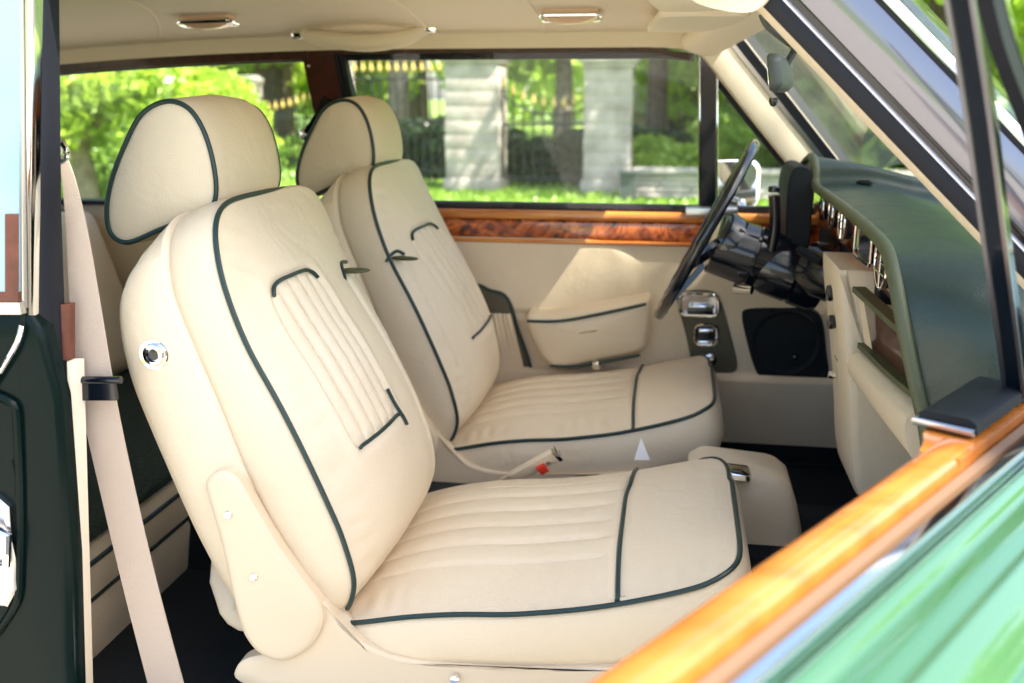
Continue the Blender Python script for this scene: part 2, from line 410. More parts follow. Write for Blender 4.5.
# big bright bush-like tree close behind the car on the left
p = at(84, 190, Y=6.5)
def rel(px, py, Y): return at(px, py, Y=Y)
t = empty('small_tree', (rel(85, 190, 6.5).x, 6.5, 0), 'low bright yellow-green tree with a pale trunk nearest the car', 'tree')
tx = t.location.x
bm = B(); tube(bm, crom([(tx, 6.5, -.05), (tx+.02, 6.5, .5), (tx-.03, 6.52, 1.0), (tx+.1, 6.5, 1.8)], 5), [.13-.005*i for i in range(16)], 10)
for k in range(9):
    a = k*.7; tube(bm, crom([(tx, 6.5, .85), (tx+cos(a)*.4, 6.5+sin(a)*.3, 1.2), (tx+cos(a)*1.0, 6.5+sin(a)*.8, 1.5)], 4), [.05-.004*i for i in range(9)], 6)
link('trunk', bm, 'barkp', t)
cl = []
rnd = random.Random(5)
for k in range(34):
    px = rnd.uniform(20, 235); top = 62 + max(0, (px-190))*.9; py = rnd.uniform(top+10, 140 if px > 110 else 128)
    c = at(px, py, Y=rnd.uniform(5.9, 7.6)); cl.append((c, (.42, .4, .26)))
for k in range(8): cl.append((V((tx-1.6+k*.35, 6.9, 1.9+.3*sin(k))), (.5, .5, .3)))
o = leaves(cl, 15000, .06, 11, 'crown', 'leafA', t); o.data.transform(Matrix.Translation((-tx, -6.5, 0)))
o = leaves([(at(px, 165+9*sin(px), Y=8.5), (.5, .4, .3)) for px in range(-20, 260, 22)], 7000, .05, 12, 'shrub', 'leafD', label='loose green shrub low behind the small bright tree', category='shrub')
o = leaves([(at(px, 198, Y=7.6)+V((0, 0, .05)), (.35, .3, .16)) for px in (110, 118, 128, 140)], 2500, .04, 13, 'shrub', 'leafA', label='little bright bush at the foot of the pale trunk', category='shrub')

# tree added out of view, its crown shaped to keep sun off the seats
t = empty('park_tree', (7.6, -3.2, 0), 'added tree ahead of the car, past the right edge, put there to shade the seats', 'tree', 'trees in the park beyond the car')
Ca = V((-.32, -.10, .7)); ex = V((-sdir.y, sdir.x, 0)).normalized(); ey = ex.cross(sdir).normalized(); cl = []; bm = B()
tube(bm, crom([(7.6, -3.2, -.05), (7.5, -3.0, 2.5), (7.2, -2.4, 5), (6.6, -1.8, 7), (5.8, -1.2, 8)], 5), [.24-.01*i for i in range(21)], 10)
for i in range(5):
    for j in range(5):
        y0 = -.64+1.14*i/4; x0 = -.86+1.06*j/4
        for k in range(4):
            c = V((x0, y0, .7))+sdir*(8+k*.9); cl.append((c, (.21, .21, .2)))
        if (i+j) % 2: tube(bm, [V((5.8, -1.2, 8)), c], [.02, .008], 5)
link('trunk', bm, 'bark', t)
o = leaves(cl, 9000, .10, 77, 'crown', 'leafB', t); o.data.transform(Matrix.Translation((-7.6, 3.2, 0)))

# piers
M['stone'] = simple('weathered stone', (.50, .455, .39), .9, c2=(.31, .275, .235), scale=3, bump=1, bscale=14)
M['stonec'] = simple('stone coping', (.42, .39, .33), .9, c2=(.28, .27, .23), scale=6, bump=1, bscale=14)
def pier(x0, x1, ytop, Y, label):
    a = at(x0, 120, Y=Y); b = at(x1, 120, Y=Y); cx = (a.x+b.x)/2; wd = b.x-a.x; h = at((x0+x1)/2, ytop, Y=Y).z
    wd *= .93
    t = empty('gate_pier', (cx, Y+wd/2, 0), label, 'gate pier', 'stone piers of the gateway')
    bm = B(); z = 0; n = 9
    rnd = random.Random(int(x0))
    for k in range(n):
        hh = h*.93/n; dx = rnd.uniform(-.006, .006)
        box(bm, (cx+dx, Y+wd/2, z+hh/2), (wd+rnd.uniform(-.006, .006), wd, hh-.003), .006); z += hh
    box(bm, (cx, Y+wd/2, h*.46), (wd-.012, wd-.012, h*.92))
    link('shaft', bm, 'stone', t)
    bm = B(); box(bm, (cx, Y+wd/2, h*.945), (wd*1.12, wd*1.12, .07), .015); box(bm, (cx, Y+wd/2, h*.98), (wd*1.24, wd*1.24, .07), .02)
    box(bm, (cx, Y+wd/2, h*1.01), (wd*1.0, wd*1.0, .06), .02); link('capstone', bm, 'stonec', t)
    bm = B(); box(bm, (cx, Y+wd/2, .09), (wd*1.1, wd*1.1, .18), .02); link('plinth', bm, 'stone', t)
    return cx-wd/2, cx+wd/2
YP = 11.5
pA = pier(443, 500, 52, YP, 'wide stone gate pier just right of the far headrest')
pB = pier(582, 633, 57, YP, 'stone gate pier right of the middle of the door window, beside the low wall')
pC = pier(322, 349, 55, YP+3, 'slim stone pier partly behind the far door pillar')
pD = pier(238, 257, 78, YP+4, 'short pale pier beside the bright tree, leftmost of the piers')
M['iron'] = simple('black iron', (.015, .017, .017), .5)
M['gold'] = simple('faded gold paint', (.75, .55, .16), .4, metal=.3)
def railing(x0, x1, Y, fz, label):
    t = empty('iron_gate', ((x0+x1)/2, Y, 0), label, 'gate', 'iron gates between the piers')
    n = int((x1-x0)/.125); b = B()
    for k in range(n+1):
        x = x0+(x1-x0)*k/n; z = fz(k/n); cyl(b, (x, Y, .06), (x, Y, z), .014, 6)
        g = B(); lathe(g, (x, Y, z), (0, 0, 1), [(0, .014), (.02, .032), (.05, .036), (.1, .018), (.16, .002)], 8); link('finial', g, 'gold', t)
    for dz in (.18, .9): box(b, ((x0+x1)/2, Y, dz), (x1-x0, .03, .04))
    P = [(x0+(x1-x0)*k/20, Y, fz(k/20)-.1) for k in range(21)]; tube(b, P, .016, 6)
    link('bars', b, 'iron', t)
zz = lambda px, py, Y: at(px, py, Y=Y).z
za, zb, zc = zz(502, 88, YP), zz(548, 107, YP), zz(580, 101, YP)
railing(pA[1]+.02, pB[0]-.02, YP+.3, lambda u: za*(1-u)*(1-2*u)+zb*4*u*(1-u)+zc*u*(2*u-1) , 'iron gate with a dipping row of gold finials between the two big piers')
zl = zz(400, 72, YP+1.4); railing(pC[1]+.02, pA[0]-.02, YP+1.4, lambda u: zl, 'iron railing with a level row of gold finials left of the wide pier')
zd, ze = zz(258, 112, YP+3.6), zz(300, 90, YP+3.6); railing(pD[1]+.02, pC[0]-.02, YP+3.6, lambda u: zd+(ze-zd)*u*u, 'iron railing rising towards the slim pier behind the far door pillar')
# low wall
bm = B(); a = at(634, 170, Y=10.8); e = at(905, 170, Y=10.8); hw = a.z
x = pB[1]+.02; rnd = random.Random(2)
for row in range(4):
    x = pB[1]+.03
    while x < 4.2:
        l = rnd.uniform(.22, .5); box(bm, (x+l/2, 11.0, (row+.5)*(hw-.06)/4), (l-.012, .3, (hw-.06)/4-.01), .015); x += l
box(bm, ((pB[1]+4.2)/2, 11.0, (hw-.07)/2), (4.2-pB[1]-.04, .26, hw-.08))
t = empty('low_wall', (1.5, 11.0, 0), 'low rough stone wall with pale coping beside the right pier', 'wall')
link('masonry', bm, 'stone', t); bm = B(); box(bm, ((pB[1]+4.3)/2, 11.0, hw-.02), (4.2-pB[1], .4, .07), .015); link('coping', bm, 'stonec', t)
bm = B(); bx = at(628, 185, Y=10.5); plate(bm, (bx.x, 10.5, .17), (1, 0, 0), (0, 0, 1), .2, .34, .02, -.15); box(bm, (bx.x, 10.55, .36), (.23, .2, .03), .01)
link('utility_box', bm, M['greyp'], label='small dark grey box on the grass against the right pier', cat='utility box')
# house far right
t = empty('house', (at(672, 130, Y=24).x, 24, 0), 'low pale house with a light roof seen right of the right pier', 'house')
hx = t.location.x; hz = at(672, 112, Y=24).z; M['plaster'] = simple('pale plaster', (.6, .5, .42), .9, c2=(.5, .42, .36), scale=3); M['roofm'] = simple('pale roof', (.55, .53, .48), .8, c2=(.45, .43, .4), scale=9)
bm = B(); box(bm, (hx+1.5, 26, hz/2), (5.4, 4, hz)); link('wall', bm, 'plaster', t, smooth=False)
bm = B(); rings(bm, [[(hx-1.6, 23.6, hz-.05), (hx-.6, 26, hz+1.0), (hx+3.6, 26, hz+1.0), (hx+4.6, 23.6, hz-.05)], [(hx-1.6, 23.6, hz+.02), (hx-.6, 26, hz+1.08), (hx+3.6, 26, hz+1.08), (hx+4.6, 23.6, hz+.02)]], True, True, True)
link('roof', bm, 'roofm', t, smooth=False)
for dx in (.25, 1.7, 3.2):
    bm = B(); box(bm, (hx+dx, 23.98, hz*.55), (.7, .06, hz*.5), .01); f = link('window', bm, 'blackm', t); 
    bm = B(); box(bm, (hx+dx, 23.95, hz*.55), (.04, .05, hz*.5)); link('frame', bm, 'white', f)
# hedges
def hedge(px0, px1, pyt, Y, dz, n, lm, seed, label, dy=.5):
    a = at(px0, pyt, Y=Y); b = at(px1, pyt, Y=Y); k = max(2, int((b.x-a.x)/.45)); cl = []
    rnd = random.Random(seed)
    for i in range(k+1):
        x = a.x+(b.x-a.x)*i/k; top = a.z+rnd.uniform(-.1, .1); m = 3
        for j in range(m): cl.append((V((x, Y+rnd.uniform(-.2, .2), top*(j+.5)/m)), (.4, dy, top/m*.62)))
    return leaves(cl, n, .055, seed, 'hedge', lm, label=label, category='hedge')
hedge(385, 445, 118, 13.6, 1, 9000, 'leafC', 21, 'dark clipped hedge left of the wide pier')
hedge(498, 584, 135, 13.2, 1, 14000, 'leafC', 22, 'dark hedge seen through the gate between the piers')
hedge(630, 800, 132, 14.5, 1, 14000, 'leafC', 23, 'dark hedge behind the low wall')
hedge(650, 700, 140, 12.6, 1, 3000, 'leafB', 24, 'bright shrub in front of the hedge behind the low wall', .3)
hedge(265, 330, 140, 16, 1, 5000, 'leafD', 25, 'green hedge behind the rising railing')
hedge(715, 800, 120, 12.9, 1, 5000, 'leafB', 26, 'bright leafy hedge seen through the quarter light', .3)
# trees (pixel of trunk base direction, distance)
TS = [(398, 19, 9, 2.6, .20, 'leafB', 'barkp', 'tall tree with a pale bare trunk left of the wide pier'),
      (360, 24, 10, 3.0, .28, 'leafB', 'bark', 'thick dark trunked tree behind the level railing'),
      (418, 28, 11, 3.2, .3, 'leafA', 'bark', 'far bright tree just left of the wide pier'),
      (270, 22, 9, 3.0, .3, 'leafD', 'bark', 'stout dark tree left of the far door pillar'),
      (285, 33, 12, 4.2, .3, 'leafA', 'bark', 'tall bright tree behind the left railing'),
      (205, 20, 9, 3.4, .25, 'leafB', 'bark', 'broad tree behind the small bright tree'),
      (120, 24, 10, 4.0, .3, 'leafB', 'bark', 'big tree at the left behind the small bright tree'),
      (30, 22, 10, 4.0, .3, 'leafD', 'bark', 'leftmost big tree beyond the rear window'),
      (562, 20, 9, 2.4, .16, 'leafB', 'barkp', 'slender brown trunked tree behind the gate'),
      (600, 34, 12, 4.2, .3, 'leafA', 'bark', 'tall bright tree rising behind the right pier'),
      (655, 17, 9, 2.4, .16, 'leafB', 'bark', 'dark straight trunked tree right of the right pier'),
      (690, 26, 11, 3.8, .25, 'leafA', 'barkp', 'bright tree above the pale house'),
      (735, 20, 9, 3.0, .2, 'leafB', 'bark', 'tree seen through the quarter light'),
      (790, 24, 10, 4.0, .3, 'leafA', 'bark', 'bright tree behind the far windscreen pillar'),
      (850, 17, 9, 3.2, .25, 'leafB', 'bark', 'leafy tree seen through the windscreen'),
      (930, 14, 8, 3.0, .22, 'leafA', 'bark', 'bright leafy tree beyond the windscreen edge'),
      (1000, 15, 9, 3.0, .25, 'leafA', 'barkp', 'bright leafy tree with a brown trunk at the right edge'),
      (1090, 18, 9, 3.5, .3, 'leafD', 'bark', 'darker tree outside the right edge'),
      (470, 40, 13, 5, .3, 'leafA', 'bark', 'distant green tree behind the wide pier')]
for i, (px, Y, h, r, tr, lm, bk, lab) in enumerate(TS):
    p = at(px, 120, Y=Y-1.9); far = px > 820
    tree('park_tree', p.x, p.y, h*(.8 if far else 1), r, tr, lm, bk, 5200, .13+.003*Y, 100+i, lab, z0=(.8 if far else 2.2 if Y < 23 else 1.4))
# far wood belt
cl = []; rnd = random.Random(9)
for k in range(150):
    a = rnd.uniform(-60, 70); d = rnd.uniform(44, 60); cl.append((V((sin(R(a))*d, cos(R(a))*d, rnd.uniform(.5, 12))), (3.2, 2, 2.2)))
leaves(cl, 42000, .42, 31, 'woodland', 'leafB', kind='stuff', label='distant woodland closing the park beyond the gate', category='woodland')
# trees behind camera, reflected in the paint
for i, (x, y) in enumerate(((-7, -15), (1, -19), (8, -16), (13, -8), (-13, -9))):
    pass

# ================================================================== CAR
car = empty('classic_car', (0, 0, 0), 'classic green coupe with its front door open onto cream leather seats and walnut trim', 'car')
FY, NY = .70, -.66            # far / near inner side planes
def tint(o, t): return o

# ---- front seat
def seat(idx, dy):
    """built at the near place; dy moves it to the far one"""
    s = empty('front_seat', (-.5, -.36+dy, .3), parent=car)
    off = V((-.012 if dy else 0, dy, 0))
    def L(name, bm, m, **k):
        if dy: bmesh.ops.translate(bm, vec=off, verts=bm.verts)
        return link(name, bm, m, s, **k)
    w = .242; yc = -.385
    # backrest
    T = V((-.175, 0, .588)).normalized(); N = V((T.z, 0, -T.x)); Ob = V((-.5405, yc, .800))
    flip = 1 if idx == 0 else -1
    def ln(a, b):
        (t0, v0), (t1, v1) = a, b
        return lambda t: v0+(v1-v0)*(t-t0)/(t1-t0)
    if idx == 0: yl, yr, tc, th = ln((.186, -.176), (-.075, -.160)), ln((.146, -.022), (-.067, -.004)), .054, .136
    else: yl, yr, tc, th = ln((.161, -.170), (-.107, -.115)), ln((.144, .021), (-.1, .13)), .027, .136
    def pleat(y, t):
        a, b = yl(t), yr(t); u = (y-(a+b)/2)/((b-a)/2); v = (t-tc)/th
        if abs(u) > 1.4 or abs(v) > 1.4: return 0
        d = (abs(u)**5+abs(v)**5)**.2 if v > 0 else (abs(u)**14+abs(v)**14)**(1/14); g = -.0045*math.exp(-((d-1)/.045)**2)
        if d < 1:
            e = min(1, (1-d)/.12); k = ((u+1)/2*5) % 1; k = min(k, 1-k)
            g += -.004*e-.0058*math.exp(-(k/.08)**2)*e+.0040*sin(pi*k)*e
        else: g += .003*math.exp(-((d-1.15)/.12)**2)
        return g
    ya = ln((.148, .085), (-.24, .15)) if idx == 0 else ln((.116, -.205), (-.26, -.185))
    def arm(y, t):      # seam of the fold-away armrest
        if -.27 < t < .17: return (-.006*math.exp(-((y-ya(t))/.0045)**2)+.003*math.exp(-((y-ya(t)-.02*flip)/.015)**2))*min(1, (t+.27)/.05, (.17-t)/.02)
        return 0
    cv = sinterp([(-1, -.056), (-.975, -.040), (-.93, -.002), (-.8, .028), (-.6, .035), (-.4, .031), (-.1, .020), (.12, .009), (.38, -.007), (.64, -.013), (.86, -.011), (1, -.008)])
    band = sinterp([(-1, .05), (-.9, .062), (-.5, .094), (-.13, .096), (.36, .078), (.7, .080), (.92, .076), (1, .074)])
    tot = sinterp([(-1, .19), (-.6, .236), (0, .232), (.5, .205), (.77, .178), (1, .14)])
    rr_ = lambda k: (lambda t: band(t)+(tot(t)-band(t))*k)
    pad = Pad(Ob, (0, 1, 0), T, N, w, .318, 9, 6.5, .058, 2.6, 3.2, lambda t: 1-.06*max(0, t)**2, cv, lambda y, t: pleat(y, t)+arm(y, t), 170, 210)
    bm = B()
    pad.build(bm, [(.004, .003), (.012, .006), (lambda t: band(t)*.5, .009), (lambda t: band(t)-.012, .006), (lambda t: band(t)-.004, .003), (band, -.002), (lambda t: band(t)+.004, .003), (rr_(.10), .007), (rr_(.35), lambda t: .011-.016*max(0, (t-.68)/.32)**2), (rr_(.6), lambda t: .009-.03*max(0, (t-.68)/.32)**2), (rr_(.78), lambda t: .001-.045*max(0, (t-.68)/.32)**2), (rr_(.9), lambda t: -.012-.05*max(0, (t-.68)/.32)**2), (rr_(.97), lambda t: -.030-.05*max(0, (t-.68)/.32)**2), (rr_(1), -.08)])
    bk = L('backrest', bm, 'cream')
    bm = B(); tube(bm, pad.edge(lambda y, t: .004-.004*max(0, y/w), lambda y, t: .001+.022*max(0, min(1, (y+.05)/w))**1.5), .0039, 8, True); L('piping', bm, 'pipe')
    # small piping pieces on the face
    def face(a, t, lift=.002): return pad.pt3(a, t)+N*lift
    tr = BVHTree.FromPolygons([V(v.co)+V(s.location) for v in bk.data.vertices], [tuple(p.vertices) for p in bk.data.polygons])
    def onface(pts, m, r, name='panel_piping', lift=.0015):
        q = trace(tr, pts, lift)
        if len(q) > 1:
            bm = B(); tube(bm, crom(q, 5), r, 8); L_(name, bm, m)
    def L_(name, bm, m): return link(name, bm, m, s)
    if idx == 0:
        pass
        onface([(341, 246), (346, 262), (341, 264), (345, 279)], 'pipe', .0036, 'armrest_piping')
    else:
        onface([(386, 262), (390, 256), (397, 251), (404, 254)], 'pipe', .0036, 'armrest_piping')
    def fyt(y, t, lift):
        tt = t/pad.h; return pad.pt3(y/pad.hw(tt), tt)+N*lift
    def arch(u): return (1-min(1, abs(u))**5)**.2
    bm = B(); tube(bm, crom([fyt((yl(t)+yr(t))/2+(yr(t)-yl(t))/2*u, t, .0042) for u in [-.88+.088*k for k in range(21)] for t in [tc+th*arch(u)]], 2), .0031, 8); L('panel_piping', bm, 'pipe')
    bm = B(); t = tc-th; tube(bm, [fyt((yl(t)+yr(t))/2+(yr(t)-yl(t))/2*u, t, .0042) for u in [-1+.1*k for k in range(21)]], .0031, 8); L('panel_piping', bm, 'pipe')
    if idx == 0: bm = B(); tube(bm, [fyt(yr(q)+.002, q, .0035) for q in [tc-th+.045-.0075*k for k in range(10)]], .0030, 8); L('panel_piping', bm, 'pipe')
    # fold-away armrest pull
    q0_ = trace(tr, [(346, 270) if idx == 0 else (396, 257)], 0)[0]; c0 = q0_-N*.006
    D = ((at(377, 263, Y=q0_.y-.03) if idx == 0 else at(422, 258, Y=q0_.y-.02))-c0).normalized(); bm = B()
    tube(bm, [c0+D*d for d in (0, .015, .03, .045, .056, .061)], [.009, .0115, .0115, .010, .007, .003], 14)
    bmesh.ops.scale(bm, vec=(1, 1, .42), space=Matrix.Translation(-c0), verts=bm.verts)
    L_('armrest_pull', bm, 'greentrim')
    # cushion
    Tc = V((.6, 0, .128)).normalized(); Nc = V((-Tc.z, 0, Tc.x)); Oc = V((-.205, -.36, .556))
    def pl2(y, t):
        if -.26 < t < .13 and abs(y) < .16:
            k = ((y+.16)/.32*5) % 1; k = min(k, 1-k); e = min(1, (t+.26)/.03, (.13-t)/.03); return (-.0062*math.exp(-(k/.09)**2)+.0035*sin(pi*k))*e
        return -.008*math.exp(-((t-.142)/.006)**2) if t > .1 else 0
    cc = sinterp([(-1, -.012), (-.8, -.010), (-.55, -.007), (-.3, -.011), (0, -.022), (.37, -.027), (.78, -.020), (.93, -.013), (1, -.012)])
    cush = Pad(Oc, (0, 1, 0), Tc, Nc, .262, .318, 7, 8.0, .034, 3.0, 3.2, lambda t: 1-.04*max(0, t), cc, pl2, 150, 150)
    bm = B(); cush.build(bm, [(.004, .003), (.012, .007), (.045, .014), (.085, .012), (.105, .002), (.115, -.02), (.118, -.05)])
    cu = L('cushion', bm, 'cream')
    bm = B(); tube(bm, cush.edge(lambda y, t: .005 if y < .1 else .001, lambda y, t: .001+(.022*min(1, max(0, (y-.15)/.08))*min(1, max(0, (.86-t)/.15)))), .0039, 8, True)
    tc_ = .46; tube(bm, [cush.pt3(-1+.05*k, tc_+.010*math.tanh((k-28)*.6))+Nc*.0025 for k in range(41)], .0038, 8)
    L('piping', bm, 'pipe')
    # headrest
    if dy: off = V((.010, dy, 0))
    px = [(165, 103), (186, 108), (201, 128), (211, 158), (215, 190), (209, 208), (188, 217), (158, 229), (128, 241), (112, 233), (108, 210), (113, 180), (125, 148), (142, 116)]
    O = crom([at(x, y, Y=-.5) for x, y in px], 8, True)
    bm = B(); puff(bm, O, (0, 1, 0), [(0, -.002), (.004, .002), (.03, .007), (.14, .012), (.22, .007), (.252, -.001), (.262, -.010)], .010, .014, 14, 3)
    L('headrest', bm, 'cream')
    bm = B(); tube(bm, offsetloop(O, (0, 1, 0), .002), .0038, 8, True); L('headrest_piping', bm, 'pipe'); bm = B(); tube(bm, [p+V((0, .258, 0)) for p in offsetloop(O, (0, 1, 0), -.005)], .004, 8, True); L('headrest_piping', bm, 'pipe')
    for yy in (-.445, -.275):
        bm = B(); cyl(bm, (-.74, yy, 1.05), (-.75, yy, 1.13), .006, 12); L('headrest_post', bm, 'chrome')
    # recliner cover, screws, knob
    if dy: off = V((-.012, dy, 0))
    px = [(210, 476), (222, 472), (236, 480), (250, 503), (275, 545), (300, 580), (318, 605), (321, 625), (312, 645), (296, 658), (278, 663), (258, 655), (245, 640), (238, 622), (230, 590), (220, 545), (207, 500), (204, 485)]
    O = crom([at(x, y, Y=-.656) for x, y in px], 4, True)
    bm = B(); puff(bm, O, (0, 1, 0), [(0, -.010), (.0015, -.004), (.006, 0), (.058, 0), (.06, 0)], .002, 0, 8, 2)
    L('recliner_cover', bm, 'beigep')
    for x, y in ((228, 515), (254, 577)):
        p = at(x, y, Y=-.658); bm = B()
        lathe(bm, p, (0, -1, 0), [(-.006, .0068), (0, .0068), (.0025, .005), (.003, 0)], 20); scw = L('screw', bm, 'chrome')
    # far cover on the inboard side (same outline, mirrored across the seat)
    bm = B(); puff(bm, [p+V((0, .545, 0)) for p in O], (0, 1, 0), [(0, 0), (.0015, 0), (.03, 0), (.035, -.006)], 0, .002, 6, 2); L('recliner_cover', bm, 'beigep')
    if idx == 0:
        p = at(155, 354, Y=-.632); bm = B()
        lathe(bm, p, (0, -1, 0), [(-.01, .0235), (0, .0235), (.004, .022), (.003, .0175), (.001, .0165), (.003, .0155), (.008, .0145), (.009, .010), (.003, .009)], 40)
        L('recliner_button', bm, 'chrome'); bm = B(); lathe(bm, p+V((0, -.003, 0)), (0, -1, 0), [(-.003, .0088), (.002, .008), (.003, .0)], 24); L('button_centre', bm, 'black')
    # base frame
    bm = B(); px = [(318, 602), (334, 617), (350, 633), (375, 650), (420, 662), (520, 669), (640, 671), (640, 700), (420, 700), (300, 700), (240, 683), (236, 668), (250, 658), (290, 648)]
    O = [at(x, y, Y=-.642) for x, y in px]
    puff(bm, crom(O, 4, True), (0, 1, 0), [(0, -.004), (.003, 0), (.028, 0), (.03, 0)], 0, 0, 5)
    L('seat_base', bm, 'beigep')
    bm = B(); box(bm, (-.22, yc, .385), (.52, .44, .10), .02); box(bm, (-.22, -.56, .335), (.6, .05, .06), .008); box(bm, (-.22, -.16, .335), (.6, .05, .06), .008); L('seat_runner', bm, 'blackm')
    bm = B(); p = at(455, 679, Y=-.648); lathe(bm, p, (0, -1, 0), [(-.004, .007), (.003, .0065), (.005, .0)], 16); L('bolt', bm, 'chrome')
    return s, bk, cu
s1, bk1, cu1 = seat(0, 0)
s2, bk2, cu2 = seat(1, .76)
s1['label'] = 'front seat nearest the open door, with a chrome button on its side'
s2['label'] = 'front seat beyond, behind the steering wheel'

# ---- floor, tunnel, sills
bm = B(); box(bm, (-.45, .02, .285), (2.4, 1.36, .03)); link('floor_carpet', bm, 'floorc', car, smooth=False)
bm = B(); O = [V((0, a, b)) for a, b in ((-.14, .3), (-.11, .40), (-.06, .43), (.10, .43), (.15, .40), (.18, .3))]
rings(bm, [[p+V((x, 0, 0)) for p in O] for x in (-1.1, .6)], True, True, True); link('transmission_tunnel', bm, 'floorc', car)
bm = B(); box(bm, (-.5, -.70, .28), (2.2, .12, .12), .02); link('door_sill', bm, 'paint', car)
bm = B(); box(bm, (-.15, -.70, .345), (1.1, .09, .008), .003); link('sill_plate', bm, 'satin', car)
bm = B(); box(bm, (-.2, .70, .32), (1.66, .05, .10), .01); link('kick_carpet', bm, 'floorc', car)
bm = B(); box(bm, (.62, .02, .62), (.04, 1.36, .70)); link('bulkhead', bm, 'floorc', car, smooth=False)
# pedals-side chrome mat line
bm = B(); tube(bm, [at(700, 460, Z=.335), at(845, 466, Z=.335)], .0018, 6); link('mat_edge', bm, 'carpet', car)

# ---- console bin between the seats
pc = [at(*q, Y=.02) for q in ((735, 460), (790, 480))]
bm = B()
L_ = []
for z, x0, x1, hw in ((.30, .03, .275, .085), (.44, .035, .264, .082), (.50, .04, .252, .078), (.54, .045, .238, .072), (.556, .06, .22, .06)):
    O = []
    for a, b in rrect(x1-x0, hw*2, .035 if z < .5 else .03, 6): O.append(V(((x0+x1)/2+a, .0+b, z+(.0 if z < .5 else (a)*-.08))))
    L_.append(O)
rings(bm, L_, True, True, True)
cb = link('console_bin', bm, 'cream', car)
bm = B(); T = V((1, 0, -.1)).normalized(); c = at(734, 470, Z=.560); Oo = [c+T*a+V((0, b, 0)) for a, b in rrect(.062, .062, .012)]
puff(bm, Oo, (0, 0, 1), [(-.008, 0), (0, 0), (.003, -.002)], 0, .004, 5); at_ = link('ashtray_lid', bm, 'chrome', cb)

# ---- buckle + small tag
bm = B(); c = at(541, 461, Y=-.04); 
a = at(512, 478, Y=-.04); b = at(556, 454, Y=-.04); T = (b-a).normalized(); U = V((.2, -1, .25)); U = (U-T*U.dot(T)).normalized(); N = T.cross(U)
def obox(bm, c, U, T, N, s, bev=.003):
    m = Matrix((U, T, N)).transposed(); box(bm, c, s, bev, m)
bk = empty('seat_belt_buckle', (0, 0, 0), parent=car)
Uu = (V((.35, -.3, .9))); Uu = (Uu-T*Uu.dot(T)).normalized(); Nn = T.cross(Uu)
if Nn.y > 0: Nn = -Nn
bm = B(); obox(bm, (a+b)/2, Uu, T, Nn, (.030, (b-a).length, .016), .004); link('housing', bm, 'beigep', bk)
bm = B(); obox(bm, at(542, 466, Y=-.04)+Nn*.009, Uu, T, Nn, (.022, .018, .007), .001); link('red_button', bm, 'red', bk)
bm = B(); obox(bm, b+T*.002, Uu, T, Nn, (.033, .009, .018), .002); link('tongue_plate', bm, 'chrome', bk)
bm = B(); lathe(bm, at(548, 460, Y=-.04)+Nn*.009, Nn, [(-.002, .004), (.001, .004), (.002, 0)], 14); link('rivet', bm, 'satin', bk)
bm = B(); sweep(bm, crom([a+T*.01, at(490, 492, Y=-.04), at(450, 515, Y=-.02)], 5), [(-.014, -.003), (.014, -.003), (.014, .003), (-.014, .003)], Uu); link('buckle_stalk', bm, 'web', bk)
bm = B(); a = at(634, 460, Y=-.06); b = at(650, 460, Y=-.06); c = at(641, 438, Y=-.06)
for q in (0, .0015): pass
rings(bm, [[a, b, c], [a+V((0, .002, 0)), b+V((0, .002, 0)), c+V((0, .002, 0))]], True, True, True)
link('paper_tag', bm, 'white', label='small white paper triangle sticking up between the two front cushions', cat='tag', smooth=False)

# ---- rear compartment
rs = empty('rear_seat', (0, 0, 0), parent=car)
bm = B(); box(bm, (-1.22, .02, .43), (.50, 1.30, .12), .045, seg=4); box(bm, (-1.20, .02, .345), (.46, 1.3, .12), .02); link('cushion', bm, 'cream', rs)
bm = B(); 
for z in (.468, .405): tube(bm, [(-.972, -.6, z), (-.972, .64, z)], .0045, 8)
link('piping', bm, 'pipe', rs)
bm = B(); box(bm, (-1.235, .02, .503), (.50, 1.26, .02), .008); link('lap_rug', bm, 'carpet', rs)
bm = B(); box(bm, (-1.60, .02, .72), (.16, 1.3, .46), .05, Matrix.Rotation(R(-18), 3, 'Y'), 4); link('backrest', bm, 'cream', rs)
bm = B(); box(bm, (-1.9, .02, .93), (.5, 1.34, .03), .01); link('parcel_shelf', bm, 'greentrim', car)
# far rear side trim
t = empty('rear_side_trim', (0, 0, 0), parent=car)
bm = B(); box(bm, (-1.33, .71, .80), (.86, .04, .32), .008); link('trim_panel', bm, 'cream', t)
bm = B(); box(bm, (-1.33, .69, .618), (.86, .03, .03), .008); box(bm, (-1.33, .692, .70), (.86, .03, .012), .004); link('trim_rail', bm, 'rubber', t)
bm = B(); box(bm, (-1.33, .715, .47), (.86, .05, .29), .005); link('trim_carpet', bm, 'carpet', t)
bm = B(); tube(bm, [at(120, 388, Y=.62), at(140, 388, Y=.62)], .006, 8); tube(bm, [at(75, 421, Y=.2), at(132, 421, Y=.3)], .004, 8); tube(bm, [at(122, 424, Y=.3), at(134, 420, Y=.3)], .008, 8); link('chrome_rod', bm, 'chrome', t)
bm = B(); box(bm, (-1.33, .70, .965), (.88, .06, .012), .004); link('waist_moulding', bm, 'rubber', t)

# ---- far door (closed)
fd = empty('car_door', (0, 0, 0), parent=car); fd['label'] = 'closed far door with burr walnut rail and cream armrest'
bm = B(); x0, x1 = -.90, .52
O = [(x0, .3), (x0, .93), (x1, .93), (x1, .3)]
